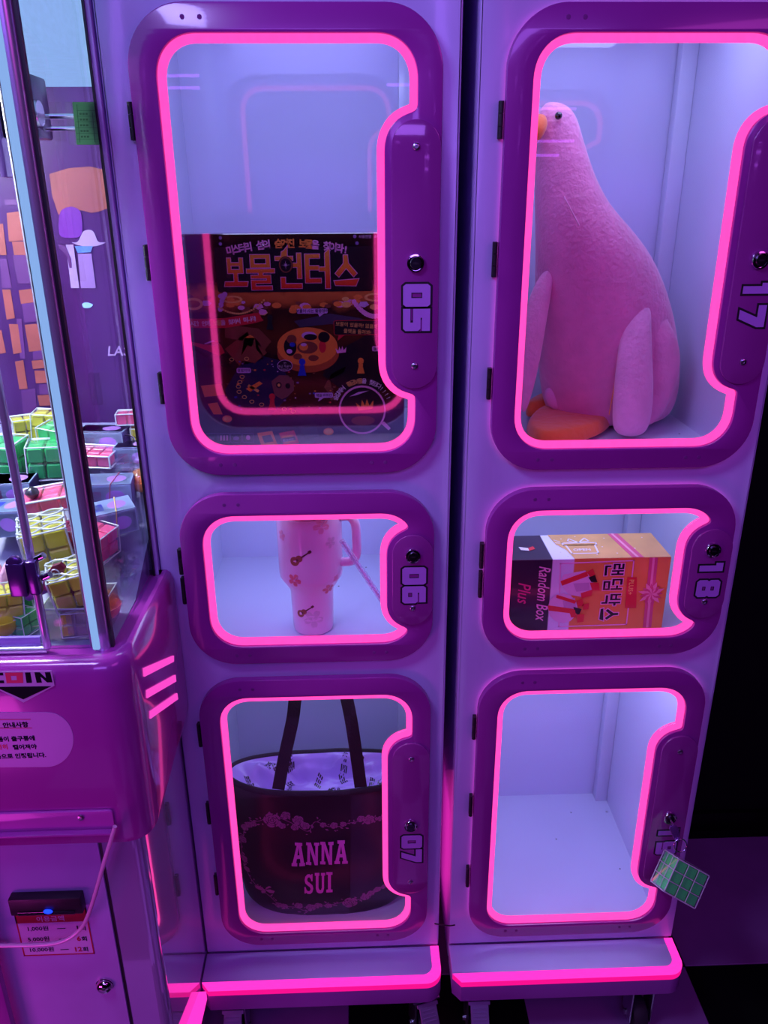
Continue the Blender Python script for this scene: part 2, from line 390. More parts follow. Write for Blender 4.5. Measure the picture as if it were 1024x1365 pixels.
# violet ceiling tubes behind the photographer; the glass doors mirror them
M_tube = emit_mat('violet_tube_light', (.50, .10, 1.0), 9)
for k, (x, z, L, lab) in enumerate(((-.965, 2.208, .24, 'upper violet tube of the pair hanging behind the photographer at left'), (-.968, 2.159, .24, 'lower violet tube of the pair hanging behind the photographer at left'), (.128, 2.169, .24, 'lone violet tube hanging behind the photographer in the middle'), (.772, 2.068, .24, 'topmost of three violet tubes hanging behind the photographer at right'), (.760, 1.931, .27, 'middle of three violet tubes hanging behind the photographer at right'), (.728, 1.870, .20, 'lowest of three violet tubes hanging behind the photographer at right'))):
    y = -2.9
    t = thing('tube_lamp', lab, 'lamp', (x, y, z), 'violet tube lamps')
    tube('lamp_tube', [(-L/2, 0, 0), (L/2, 0, 0)], .0065, M_tube, t)
    box('lamp_holder', (-L/2-.02, -.02, -.006), (L/2+.02, -.0075, .006), M_darkmetal, t)
    yr = (-.014, -.045, -.014, -.014, -.045, -.076)[k]
    for s in (-1, 1):
        box('lamp_bracket', (s*(L/2+.012)-.005, yr-.005, -.0055), (s*(L/2+.012)+.005, -.0205 if yr < -.02 else -.0201, .0055), M_darkmetal, t) if yr < -.02 else None
        tube('hanger_rod', [(s*(L/2+.012), yr, .0062), (s*(L/2+.012), yr, 2.95-z)], .002, M_darkmetal, t)

# ------------------------------------------------------------------ lockers
PCX, PR, NR = -.0622, .0352, .0449
IL, IR, OL, OR = -.4168, -.0604, -.4541, -.0256
DOORS = [   # outer top, inner top, inner bottom, outer bottom, plate z, lock z, screws z, hinge spans, number top z
 (1.9536, 1.9176, 1.3265, 1.2909, (1.431, 1.812), 1.620, (1.777, 1.467), ((1.787, 1.836), (1.597, 1.648), (1.409, 1.459)), 1.590),
 (1.2574, 1.2183, .9680, .9326, (1.008, 1.180), 1.143, (1.042,), ((1.110, 1.157), (1.053, 1.103)), 1.121),
 (.8970, .8593, .2711, .2389, (.376, .752), .557, (.717, .409), ((.749, .800), (.563, .613), (.377, .428)), .531)]
CELLS = [(1.290, 2.035), (.932, 1.262), (.212, .895)]
def opening(it, ib, plate):
    L = densify(rrect(IL, ib, IR, it, .052, 12), .004)
    ins = [incaps(p, PCX, plate[0]-.0097, plate[1]+.0097, NR) for p in L]
    n = len(L); st = next(i for i in range(n) if not ins[i-1] and ins[i])
    L = L[st:]+L[:st]; ins = ins[st:]+ins[:st]; k = next(i for i in range(n) if not ins[i])
    rest = L[k:]                                  # loop after the notch, counter-clockwise from its top end
    cap = densify(capsule(PCX, plate[0]-.0097, plate[1]+.0097, NR, 20), .004)
    def inside(p): return IL < p[0] < IR and ib < p[1] < it and not (p[0] > IR-.052 and p[1] > it-.052 and math.hypot(p[0]-(IR-.052), p[1]-(it-.052)) > .052) and not (p[0] > IR-.052 and p[1] < ib+.052 and math.hypot(p[0]-(IR-.052), p[1]-(ib+.052)) > .052)
    arc = sorted([p for p in cap if inside(p)], key=lambda p: math.atan2(p[1]-(plate[0]+plate[1])/2, p[0]-.3)%(2*PI))
    arc = [p for p in cap if inside(p)]
    # order the capsule run from bottom to top by arc position
    a0 = [i for i, p in enumerate(cap) if inside(p)]
    br = next((i for i in range(1, len(a0)) if a0[i] != a0[i-1]+1), None)
    if br: a0 = a0[br:]+a0[:br]
    arc = [cap[i] for i in a0]
    if (Vector(arc[0])-Vector(rest[-1])).length > (Vector(arc[-1])-Vector(rest[-1])).length: arc = arc[::-1]
    L = rest+arc
    # ease the two corners where the notch begins
    for _ in range(3): L = [((L[i-1][0]+2*p[0]+L[(i+1) % len(L)][0])/4, (L[i-1][1]+2*p[1]+L[(i+1) % len(L)][1])/4) for i, p in enumerate(L)]
    return L

def make_locker(dx, ddx, xl, xr, nums, label):
    """dx: panel offset, ddx: door offset, xl/xr: side faces"""
    T = thing('prize_locker', label, 'locker', ((xl+xr)/2, .25, 0), 'glass-door prize lockers')
    T.location = (0, 0, 0)
    O = frame((0, 0, 0), (1, 0, 0), (0, 0, 1))
    holes = [rrect(dx-.447, z0+.014, dx-.048, min(z1, 1.955)-.014, .07, 8) for z0, z1 in CELLS]
    slab('front_panel', [rrect(xl, .2005, xr, 2.12, .002, 2)]+holes, -.012, 0, M_body, T, bev=.004)
    bm = bmesh.new()
    add_box(bm, (xl, .0125, .15), (xl+.012, .5, 2.12), .002); add_box(bm, (xr-.012, .0125, .15), (xr, .5, 2.12), .002)
    add_box(bm, (xl+.0125, .4875, .15), (xr-.0125, .5, 2.12)); add_box(bm, (xl+.0125, .0125, 2.108), (xr-.0125, .487, 2.12)); add_box(bm, (xl+.0125, .0125, .15), (xr-.0125, .487, .2))
    bmo('cabinet_shell', bm, M_body, T)
    for k, (z0, z1) in enumerate(CELLS):
        a, b, D = dx-.471, dx-.034, .44
        bm = bmesh.new()
        add_box(bm, (a-.003, .0125, z0-.003), (b+.003, D, z0)); add_box(bm, (a-.003, .0125, z1), (b+.003, D, z1+.003))
        add_box(bm, (a-.003, .0125, z0), (a, D, z1)); add_box(bm, (b, .0125, z0), (b+.003, D, z1))
        cc = bmo('compartment', bm, M_liner, T)
        tilt = .036 if k == 0 and dx == 0 else .0
        Mt = Matrix.Translation((0, D, (z0+z1)/2))@Matrix.Rotation(tilt, 4, 'X')@Matrix.Translation((0, -D, -(z0+z1)/2))
        box('back_sheet', (a, D, z0-.003), (b, D+.003, z1+.003), M_back, cc, M=Mt)
        box('corner_post', (b-.031, D-.03, z0), (b-.0002, D-.003, z1), M_liner, cc, .002)
        for (x, y) in ((a+.33, D-.07), (a+.27, D-.16), (a+.40, D-.26)): box('rivet_hole', (x, y, z0), (x+.003, y+.003, z0+.0004), M_black, cc)
        lathe('rivet', [(.0035, 0), (.003, .0015), (.001, .0025)], M_steel, cc, 12, Matrix.Translation((b-.012, D-.07, z0)))
        s = box('interior_light', (a+.08, .03, z1-.006), (b-.08, .042, z1-.0005), M_led, cc)
        area('compartment_lamp', ((a+b)/2, .070 if k == 0 and dx == 0 else .16, z1-.012), ((a+b)/2, .18, z0), .34, CELLP[0 if dx == 0 else 1][k], (.50, .56, 1.0), .10 if k == 0 and dx == 0 else .20)
    # doors
    for k, (ot, it, ib, ob, plate, lz, screws, hinges, nz) in enumerate(DOORS):
        D = frame((ddx, 0, 0), (1, 0, 0), (0, 0, 1))
        op = opening(it, ib, plate)
        outer = rrect(OL, ob, OR, ot, .080, 14)
        d = slab('door', [outer, op], .004, .018, M_frame, T, D, bev=.0022)
        inn = offset_loop(op, .0105); 
        slab('neon_strip', [offset_loop(op, .0002), inn], .0015, .0115, M_neon, d, D)
        slab('glass_pane', [offset_loop(inn, .0002)], .004, .007, M_glass, d, D)
        if dx > 0: slab('back_glow_strip', [offset_loop(outer, .0045), offset_loop(outer, .0085)], .0008, .0034, M_leak, d, D)
        slab('handle_plate', [capsule(PCX, plate[0], plate[1], PR)], .0185, .0225, M_plate, d, D, bev=.001)
        # cam lock
        q = .0135
        lathe('lock_collar', [(q, 0), (q, .003), (q*.93, .0055), (q*.78, .006), (q*.76, .0045), (q*.6, .0045)], M_chrome, d, 32, placed(D, PCX, lz, .0226))
        lathe('lock_core', [(q*.62, 0), (q*.62, .0062), (q*.55, .007)], M_darkmetal, d, 28, placed(D, PCX, lz, .0226))
        if not (dx > 0 and k == 2):
            slab('key_slot', [rrect(PCX-.0045, lz-.0014, PCX+.0045, lz+.0014, .001, 3)], .0297, .0300, M_black, d, D)
        for sz in screws:
            lathe('screw', [(.0052, 0), (.0050, .0016), (.0034, .0028), (.0022, .0028), (.0020, .0014)], M_steel, d, 18, placed(D, PCX, sz, .0226))
        for (h0, h1) in hinges:
            hx = OL-.0048
            f = box('hinge', (ddx+hx-.003, -.0045, h0), (ddx+hx+.004, -.0005, h1), M_black, d, .0006, 1)
            for e in range(3):
                a_, b_ = h0+(h1-h0)*e/3+.0004, h0+(h1-h0)*(e+1)/3-.0004
                tube('hinge_knuckle', [(ddx+hx, -.0085, a_), (ddx+hx, -.0085, b_)], .0038, M_black, d, 10)
        for (bx, bz) in ((-.375, ob+.018), (-.352, ob+.018), (-.13, ob+.018), (-.108, ob+.018), (-.375, ot-.018), (-.352, ot-.018)):
            lathe('bolt_cap', [(.0032, 0), (.0030, .0004), (.0022, .0005)], M_cap, d, 14, placed(D, bx, bz, .0180))
        number(nums[k], frame((ddx+PCX-.018, 0, nz), (0, 0, -1), (1, 0, 0)), d, .0355, .041, .0227)
    # foot tray
    xa, xb = xl, xr
    ri, ro = .022, .034
    outerp = [(xa, -.0004), (xa, -.068), (xa+.017, -.088)]+[(xb-ro+ro*math.cos(t), -.088+ro-ro*math.sin(t)) for t in [PI/2*(1-i/10) for i in range(11)]]+[(xb, -.0004)]
    innerp = [(xa, -.0004), (xa, -.0675), (xa+.0005, -.068)]+[(xb-.018-ri+ri*math.cos(t), -.068+ri-ri*math.sin(t)) for t in [PI/2*(1-i/10) for i in range(11)]]+[(xb-.018, -.0004)]
    G = frame((0, 0, 0), (1, 0, 0), (0, 1, 0))
    slab('tray_top', [innerp], .150, .2, M_body, T, G, bev=.0015)
    ring = [(xa+.0005, -.0682)]+innerp[3:]+outerp[2:][::-1]
    slab('tray_neon_top', [ring], .1982, .1995, M_base, T, G)
    slab('tray_neon_edge', [[(x, y) for x, y in ring]], .1845, .1981, M_base2, T, G)
    fas = [(xa, -.0682)]+innerp[3:]+outerp[2:][::-1]
    slab('tray_fascia', [fas], .143, .1843, M_fascia, T, G, bev=.001)
    box('base_plate', (xa+.01, -.06, .128), (xb-.01, .49, .1425), M_darkmetal, T)
    return T

def caster(name, x, y, zt, label_parent, brake=True, rot=0, col=None):
    """swivel castor with fork, wheel and brake pedal; hangs from zt"""
    R0 = .034
    Mx = Matrix.Translation((x, y, 0))@Matrix.Rotation(rot, 4, 'Z')
    bm = bmesh.new(); add_box(bm, (-.03, -.028, zt-.006), (.03, .03, zt-.0005), .003, 2, Mx)
    add_box(bm, (-.024, -.024, R0-.008), (-.020, .024, zt-.0065), .002, 1, Mx); add_box(bm, (.020, -.024, R0-.008), (.024, .024, zt-.0065), .002, 1, Mx)
    f = bmo('castor_fork', bm, M_steel, label_parent, auto=35)
    Wm = Mx@Matrix.Translation((0, 0, R0))@Matrix.Rotation(PI/2, 4, 'Y')
    lathe('castor_wheel', [(.012, -.015), (R0-.004, -.015), (R0, -.009), (R0, .009), (R0-.004, .015), (.012, .015)], M_rubber, f, 28, Wm)
    lathe('axle_bolt', [(.006, -.029), (.006, .029)], M_steel, f, 8, Wm)
    if brake:
        Mp = Mx@Matrix.Translation((0, -.032, zt-.008))@Matrix.Rotation(math.radians(52), 4, 'X')
        bm = bmesh.new(); add_box(bm, (-.019, -.042, -.003), (.019, .001, .001), .001, 1, Mp); add_box(bm, (-.023, -.004, -.003), (.023, .004, .0015), .001, 1, Mp)
        for k in range(4): add_box(bm, (-.014, -.012-.007*k, .001), (.014, -.009-.007*k, .0024), .0005, 1, Mp)
        bmo('brake_pedal', bm, M_pedal, f, auto=35)

M_back = mat('glossy_back_sheet', (.62, .63, .86), .35, coat=1, var=.015, coatr=.025, spec=.5)
M_back.node_tree.nodes['Principled BSDF'].inputs['Coat IOR'].default_value = 1.75
M_led = emit_mat('cool_white_led', (.55, .62, 1.0), .25)
M_fascia = mat('plum_fascia', (.34, .08, .42), .35, var=.05)
M_pedal = mat('ridged_pedal_metal', (.50, .40, .66), .3, metal=.7, var=.1)
CELLP = ((1.45, .9, .85), (1.3, .8, 1.5))
LA = make_locker(0, 0, -.4965, .002, ('05', '06', '07'), 'left purple prize locker holding the board game, tumbler and tote bag')
LB = make_locker(.5242, .5168, .0245, .5140, ('17', '18', '19'), 'right purple prize locker holding the plush goose and random box')
for (x, T, br) in ((-.437, LA, True), (-.035, LA, True)):
    caster('castor', x, -.045, .128, T, br, 0 if x < -.2 else .25)
for (x, T, br) in ((.083, LB, True), (.44, LB, False)):
    caster('castor', x, -.045, .128, T, br)
for (x, T) in ((-.42, LA), (-.08, LA), (.10, LB), (.44, LB)): caster('castor', x, .42, .128, T, False)
slab('side_glow_strip', [rrect(.05, .22, .17, .535, .01, 4)], .0002, .0025, M_base, LA, frame((.002, 0, 0), (0, 1, 0), (0, 0, 1)))  # unseen strip, added to light the gap between the lockers magenta
# dark zip tie that joins the two machines, and the power lead behind it
zt = tube('zip_tie', cubic([(-.008, -.003, .268), (.004, -.006, .268), (.024, -.006, .264), (.036, -.003, .262)], 5), .0014, M_black)
tag(zt, 'thin dark zip tie bridging the gap between the lockers near the floor', 'cable tie')
pc = tube('power_lead', cubic([(.013, .30, .62), (.017, .29, .50), (.010, .28, .38), (.016, .28, .26), (.012, .27, .14), (.013, .28, .02), (.012, .36, .012)], 8), .0038, M_rubber)
tag(pc, 'dark power lead hanging in the gap between the two lockers', 'cable')


# ------------------------------------------------------------------ board game box in locker 05
M_bk = mat('print_black', (.010, .008, .010), .35, coat=.6)
M_pinkp = mat('print_pink', (.95, .45, .72), .4, coat=.5)
M_whitep = mat('print_white', (.92, .85, .92), .4, coat=.5)
M_redp = mat('print_red', (.75, .03, .04), .4, coat=.5)
M_orangep = mat('print_orange', (1.0, .36, .04), .4, coat=.5)
M_yelp = mat('print_yellow', (1.0, .66, .14), .4, coat=.5)
M_brownp = mat('print_brown', (.26, .08, .03), .4, coat=.5)
M_bluep = mat('print_blue', (.02, .05, .55), .4, coat=.5)
M_purp = mat('print_purple', (.28, .16, .45), .4, coat=.5)
M_lil = mat('print_lilac', (.74, .50, .82), .4, coat=.5)
M_cover = gradient_mat('box_cover_art', [(0, (.010, .005, .010)), (.16, (.016, .006, .010)), (.30, (.14, .035, .015)), (.44, (.03, .010, .014)), (.56, (.13, .04, .014)), (.66, (.05, .018, .014)), (.71, (.62, .20, .04)), (.745, (.72, .26, .05)), (.79, (.010, .006, .008)), (.94, (.012, .006, .010)), (1.0, (.05, .012, .012))], 'Z', 0, .363, .12, .9, 26, .13, .03)
M_title = gradient_mat('title_gradient', [(0, (.85, .02, .02)), (.35, (.98, .12, .02)), (.7, (1.0, .38, .03)), (1, (1.0, .46, .05))], 'Z', .273, .330, .3, .6)
GX0, GZ0, GW, GH, GY = -.456, 1.2915, .386, .365, .118
bg = thing('board_game_box', 'black board game box with orange Korean title and treasure map cover', 'box', (GX0, GY, GZ0))
def gl(o): o.parent = bg; return o
bm = bmesh.new(); add_box(bm, (0, 0, 0), (GW, .07, GH), .0012, 1)
bmo('box_lid', bm, M_cover, bg, auto=35)
GF = frame((0, -.0002, 0), (1, 0, 0), (0, 0, 1))
def g2(px, py):
    p = at(px, py, 'y', GY); return (p.x-GX0, p.z-GZ0)
def gpoly(name, pts, m, w=.0006, px=True, t=.0003): return slab(name, [[g2(*p) for p in pts] if px else pts], w, w+t, m, bg, GF)
def gtext(s, px, py, size, m, rot=0, bold=0, align='LEFT', w=.0012, sx=1, name='lettering'):
    u, v = g2(px, py); return text(name, s, size, GF, m, bg, u, v, w, rot, bold, 0, align, sx)
# heading along a low arch
head = '미스터리 섬의 숨겨진 보물을 찾아라!'
u0, v0 = g2(384, 331)
for i, ch in enumerate(head):
    if ch == ' ': continue
    t = (i-9.5)/9.5; col = M_orangep if 8 <= i <= 13 and i != 14 else M_pinkp
    text('lettering', ch, .0150, GF, col, bg, u0+t*.093, v0+.0020-.010*t*t, .0012, -.16*t, .0006, 0, 'CENTER')
# big title: five blocks
tu = [g2(x, 380)[0] for x in (316, 349, 386, 425, 462)]; tz = g2(386, 384)[1]
slab('title_shadow', [rrect(g2(290, 380)[0], tz-.006, g2(497, 380)[0], tz+.065, .004)], .0004, .0006, M_bk, bg, GF)
for ch, u, dz, s in zip('보물헌터스', tu, (.004, .001, .001, .002, .004), (.050, .058, .060, .060, .055)):
    glyph('title_outline', ch, u-s*.37, tz+dz, s*.74, s*.90, GF, M_pinkp, bg, .0011, .0010)
    glyph('title_lettering', ch, u-s*.37, tz+dz, s*.74, s*.90, GF, M_title, bg, 0, .0016)
u, v = g2(381, 353)
slab('compass', [circ(u, v, .0120, 24, .0135)], .0018, .0021, M_bk, bg, GF); slab('compass_ring', [circ(u, v, .0110, 24, .0125), circ(u, v, .0090, 24, .0105)], .0022, .0024, M_brownp, bg, GF)
star = []
for k in range(16): a = PI*k/8; r = .0075 if k % 4 == 0 else (.004 if k % 2 == 0 else .0012); star.append((u+r*math.sin(a), v+r*math.cos(a)))
slab('compass_star', [star], .0022, .0025, M_lil, bg, GF)
# treasure heap
rnd = random.Random(3)
for k in range(46):
    x = 243+rnd.random()*270; y = 404+rnd.gauss(0, 5)+(5 if abs(x-380) < 60 else 0)
    u, v = g2(x, y); r = .003+.004*rnd.random(); mm = rnd.choice([M_orangep, M_yelp, M_brownp, M_pinkp, M_lil, M_orangep, M_brownp])
    n = rnd.choice([5, 6, 8, 12]); slab('treasure_piece', [[(u+r*1.4*math.cos(2*PI*i/n+k), v+r*.8*math.sin(2*PI*i/n+k)) for i in range(n)]], .0006+k*.00002, .0009+k*.00002, mm, bg, GF)
for ring in ((258, 405, .016, .010), (310, 399, .017, .006), (500, 396, .018, .007)):
    u, v = g2(ring[0], ring[1]); slab('gold_ring', [circ(u, v, ring[2], 20, ring[3]), circ(u, v, ring[2]*.72, 20, ring[3]*.6)], .0016, .0019, M_yelp, bg, GF)
def beads(a, b, sag, n, r, m):
    (u1, v1), (u2, v2) = g2(*a), g2(*b)
    for i in range(n):
        t = i/(n-1); slab('pearl', [circ(u1+(u2-u1)*t, v1+(v2-v1)*t-sag*4*t*(1-t), r, 10)], .0016, .0019+.0001*(i % 2), m, bg, GF)
beads((292, 409), (352, 400), .016, 22, .0018, M_yelp); beads((472, 402), (521, 408), .020, 17, .0042, M_pinkp); beads((294, 412), (300, 392), -.004, 6, .0042, M_lil)
# red ribbon with slogan
rb = [(228, 422), (262, 425), (300, 424), (335, 418), (345, 416), (349, 424), (352, 427), (338, 431), (300, 437), (262, 437), (226, 433)]
gpoly('ribbon_banner', rb, M_redp, .0008)
sl = '한 시간 안에 보물을 찾아서 떠나라!'
for i, ch in enumerate(sl):
    if ch == ' ': continue
    t = i/(len(sl)-1); u, v = g2(244+t*96, 434-4*math.sin(t*PI)*-0.2-(7*t*t)); text('lettering', ch, .0094, GF, M_yelp if 8 <= i <= 9 else M_whitep, bg, u, v, .0013, .10*t, .0002)
# map grounds, wheel of slots
for nm, pts, mm in (('map_water', [(300, 432), (345, 438), (362, 455), (350, 470), (330, 455), (300, 450)], M_brownp), ('map_land', [(300, 520), (330, 470), (372, 480), (392, 520), (360, 555), (310, 550)], mat('print_dark_blue', (.012, .012, .07), .4, coat=.5)),
        ('map_water', [(446, 470), (500, 440), (513, 460), (512, 520), (470, 530), (430, 500)], M_bk), ('map_hill', [(300, 465), (330, 442), (338, 460), (352, 478), (320, 488)], mat('print_rust', (.30, .06, .02), .4, coat=.5)),
        ('map_path', [(432, 516), (442, 498), (462, 488), (458, 496), (440, 506), (443, 520), (452, 532), (446, 534)], M_brownp), ('map_water', [(392, 428), (440, 418), (480, 424), (500, 432), (440, 432), (400, 436)], mat('print_slate', (.07, .06, .10), .4, coat=.5))):
    gpoly(nm, pts, mm, .0005)
u, v = g2(412, 463)
def ell(cx, cy, rx, ry, n=28): a, b = g2(cx, cy); c_, d_ = g2(cx+rx, cy+ry); return circ(a, b, c_-a, n, b-d_)
for nm, L, mm, ww in (('game_wheel_side', ell(411, 470, 42, 26), mat('print_dark_orange', (.50, .12, .02), .4, coat=.5), .0009), ('game_wheel', ell(410, 462, 41, 25), M_orangep, .0013), ('wheel_slot', ell(387, 462, 9, 12), M_bk, .0017), ('wheel_slot', ell(389, 452, 7, 6), M_brownp, .0020), ('wheel_gem', ell(386, 468, 4, 3), M_lil, .0022), ('wheel_gem', ell(390, 459, 4, 3), M_bluep, .0022),
        ('wheel_slot', ell(412, 447, 10, 5), M_lil, .0017), ('wheel_slot', ell(414, 449, 9, 4), M_bk, .0020), ('wheel_slot', ell(432, 449, 8, 7), M_bk, .0017), ('wheel_slot', ell(410, 463, 14, 8), M_brownp, .0017), ('wheel_slot', ell(405, 462, 6, 5), M_orangep, .0020), ('wheel_slot', ell(405, 459, 4, 2), M_lil, .0022), ('wheel_slot', ell(430, 462, 5, 8), M_redp, .0017), ('wheel_slot', ell(397, 475, 6, 4), M_brownp, .0017), ('wheel_slot', ell(418, 477, 7, 4), M_brownp, .0017)):
    slab(nm, [L], ww, ww+.0003, mm, bg, GF)
def crown(px, py, s, m, w, tilt=0):
    u, v = g2(px, py); P = [(-1, -.5), (1, -.5), (1.25, .7), (.6, 0), (.35, 1), (0, .1), (-.35, 1), (-.6, 0), (-1.25, .7)]
    ca, sa = math.cos(tilt), math.sin(tilt); slab('crown', [[(u+s*(a*ca-b*sa), v+s*(a*sa+b*ca)) for a, b in P]], w, w+.0004, m, bg, GF)
crown(455, 467, .0075, M_pinkp, .0024, .1)
for (x, y, mm, s) in ((403, 490, M_bluep, 1.15), (481, 488, M_orangep, 1.05), (363, 536, M_redp, 1.1), (360, 430, mat('print_dark_green', (.01, .02, .015), .4, coat=.5), 1)):
    for nm, L in (('pawn_body', [(-5, 9), (-2.5, 0), (-3, -3), (3, -3), (2.5, 0), (5, 9)]), ('pawn_head', None)):
        slab(nm, [ell(x, y-7*s, 4*s, 4*s, 12) if L is None else [g2(x+a*s, y+b*s) for a, b in L]], .0025 if L is None else .0022, .0029 if L is None else .0026, mm, bg, GF)
# volcano, ship, skull
for nm, pts, mm in (('volcano', [(312, 478), (326, 450), (342, 450), (356, 470), (340, 484)], M_brownp), ('lava_stream', [(326, 450), (334, 446), (340, 450), (336, 462), (330, 460), (322, 474), (324, 460)], M_orangep), ('lava_stream', [(340, 450), (350, 462), (344, 460), (352, 476), (342, 466)], mat('print_rust', (.30, .06, .02))),
        ('fish', [(254, 455), (272, 459), (290, 454), (296, 462), (300, 470), (292, 474), (274, 466), (258, 460), (252, 466)], M_redp), ('fish_back', [(272, 458), (284, 453), (293, 458), (286, 461)], M_lil), ('card', [(268, 514), (295, 511), (300, 526), (273, 529)], M_orangep), ('card', [(277, 538), (290, 536), (297, 552), (285, 552)], M_orangep),
        ('skull', [(362, 508), (372, 500), (384, 500), (392, 508), (392, 520), (384, 528), (376, 532), (366, 526)], mat('print_bone', (.26, .10, .08), .4, coat=.5)), ('plane_wing', [(328, 518), (346, 508), (350, 511), (334, 522)], M_orangep), ('plane_wing', [(332, 512), (346, 520), (344, 523), (330, 515)], M_yelp)):
    gpoly(nm, pts, mm, .0012)
for (x, y, r) in ((372, 513, 4), (384, 514, 3.6)): slab('skull_eye', [ell(x, y, r, r)], .0017, .0020, M_bk, bg, GF)
slab('skull_eye_spark', [ell(372, 513, 2, 2)], .0021, .0023, M_yelp, bg, GF)
for k, (x, y) in enumerate(((323, 502), (320, 509), (318, 515), (319, 522), (326, 529), (336, 535), (349, 539), (379, 545), (391, 548), (309, 479), (329, 478))):
    slab('path_ring', [ell(x, y, 3.4, 2.4, 14), ell(x, y, 2.6, 1.7, 14)], .0014, .0017, M_yelp, bg, GF)
for k in range(60):   # rubble and sparkles of the printed island
    x = 300+rnd.random()*150; y = 480+rnd.random()*66; u, v = g2(x, y); r = .0007+.0016*rnd.random()
    slab('printed_speck', [[(u+r*1.5*math.cos(2*PI*i/5+k), v+r*math.sin(2*PI*i/5+k)) for i in range(5)]], .0008, .0011+k*1e-6, rnd.choice([M_brownp, M_brownp, M_orangep, M_purp, M_bluep, M_lil, M_redp]), bg, GF)
# bubbles
def bubble(x0, y0, x1, y1, s, size, mf, mt, tail=None, border=None, rot=0):
    P = [g2(x0, y1), g2(x1, y1), g2(x1, y0), g2(x0, y0)]
    L = rrect(P[0][0], P[0][1], P[1][0], P[2][1], .0025, 4)
    if border: slab('bubble_border', [offset_loop(L, -.001)], .0014, .0017, border, bg, GF)
    slab('speech_bubble', [L], .0018, .0021, mf, bg, GF)
    if tail: slab('bubble_tail', [[g2(*q) for q in tail]], .0016, .0019, border or mf, bg, GF)
    for i, ln in enumerate(s): gtext(ln, (x0+x1)/2, y1-2-(len(s)-1-i)*8.5, size, mt, rot, .0001, 'CENTER', .0024)
bubble(396, 411, 437, 418, ['보물이 사는 물웅덩이'], .0062, M_lil, M_bk, [(424, 418), (432, 418), (426, 422)])
bubble(446, 427, 507, 446, ['보물이 있을까? 없을까?', '룰렛을 돌려봐!'], .0078, M_bk, M_yelp, [(452, 444), (460, 446), (450, 454)], M_redp, -.08)
bubble(316, 490, 335, 497, ['용암지대'], .0060, M_lil, M_bk)
bubble(420, 523, 444, 530, ['해골 바위산'], .0056, M_lil, M_bk, [(426, 530), (432, 530), (424, 535)])
bubble(496, 461, 514, 468, ['늪지 숲'], .0060, M_lil, M_bk, [(504, 467), (510, 467), (504, 473)])
slab('round_bubble', [ell(380, 487, 10, 7)], .0018, .0021, M_bk, bg, GF); slab('round_bubble_rim', [ell(380, 487, 10.6, 7.6), ell(380, 487, 9.8, 6.9)], .0018, .0022, M_lil, bg, GF)
for i, s in enumerate(('앗!', '황금 해골이', '나타났다')): gtext(s, 380, 485+i*4.2, .0046, M_whitep, 0, 0, 'CENTER', .0024)
# magnifier with crown, curved caption
slab('lens', [ell(483, 546, 30, 30)], .0024, .0026, M_bk, bg, GF); slab('magnifier_ring', [ell(483, 546, 31.5, 31.5, 40), ell(483, 546, 29.2, 29.2, 40)], .0028, .0036, M_pinkp, bg, GF)
gpoly('magnifier_handle', [(508, 564), (512, 561), (521, 570), (518, 573)], M_pinkp, .0028)
gpoly('lens_shine', [(466, 528), (478, 522), (492, 520), (476, 526)], M_lil, .0030)
crown(487, 541, .0125, M_orangep, .0030, .12)
slab('gold_pile', [ell(484, 560, 16, 6, 12)], .0028, .0030, M_brownp, bg, GF)
cap = '숲길에서 황금보물을 찾았다!!!!'
for i, ch in enumerate(cap):
    if ch == ' ': continue
    a = math.radians(155-i*(130/(len(cap)-1))); u, v = g2(483+36*math.cos(a), 546-36*math.sin(a)); text('lettering', ch, .0098, GF, M_yelp if 5 <= i <= 8 else M_whitep, bg, u, v, .0030, a-PI/2, .0002, 0, 'CENTER')
# foot of the cover
for k, x in enumerate((283, 299, 315, 331)):
    P0, P1 = g2(x-7, 590), g2(x+7, 577); L = rrect(P0[0], P0[1], P1[0], P1[1], .002, 4)
    slab('info_icon_frame', [L, offset_loop(L, .0006)[::-1]], .0012, .0015, M_purp, bg, GF)
gtext('8+', 283, 586, .0085, M_purp, 0, 0, 'CENTER'); slab('clock_icon', [ell(331, 583, 3.2, 3.2, 14)], .0014, .0017, M_pinkp, bg, GF)
for x in (295, 299, 303): slab('player_icon', [[g2(x-1.3, 587), g2(x+1.3, 587), g2(x+.9, 580), g2(x-.9, 580)]], .0014, .0017, M_pinkp, bg, GF)
slab('card_icon', [ell(315, 584, 4.5, 2.6, 10)], .0014, .0017, M_purp, bg, GF)
for x, y in ((303, 558), (438, 575)): slab('gold_coin', [ell(x, y, 7, 4.6, 16)], .0014, .0017, M_orangep, bg, GF); slab('coin_face', [ell(x, y, 5, 3, 14)], .0018, .0020, M_yelp, bg, GF)
for pts, mm, inner in (([(343, 577), (363, 574), (370, 592), (349, 595)], M_orangep, [(349, 581), (361, 579), (365, 588), (353, 590)]), ([(372, 577), (392, 573), (399, 590), (379, 594)], M_redp, [(375, 581), (390, 579), (394, 588), (381, 590)]), ([(400, 567), (420, 564), (427, 582), (407, 586)], M_bk, [(404, 572), (418, 570), (422, 580), (409, 582)])):
    gpoly('game_card', pts, mm, .0014); gpoly('card_picture', inner, M_orangep if mm is M_redp else M_bk, .0018)
gpoly('card_band', [(374, 584), (393, 581), (395, 586), (376, 589)], M_bk, .0022); gtext('황금카드', 385, 587.5, .0055, M_whitep, .12, 0, 'CENTER', .0026)
gtext('본 제품은 어린이를 위한 보드게임입니다. 작은 부품이 있으니 주의하세요.', 322, 596.5, .0044, M_lil, 0, 0, 'LEFT'); gtext('박스 안에는 보물이 가득합니다.', 411, 596, .0044, M_lil); slab('barcode_pill', [ell(459, 595, 7, 1.8, 12)], .0014, .0017, M_pinkp, bg, GF); gtext('구성품은 실제와 다를 수 있습니다.', 469, 596, .0044, M_lil)
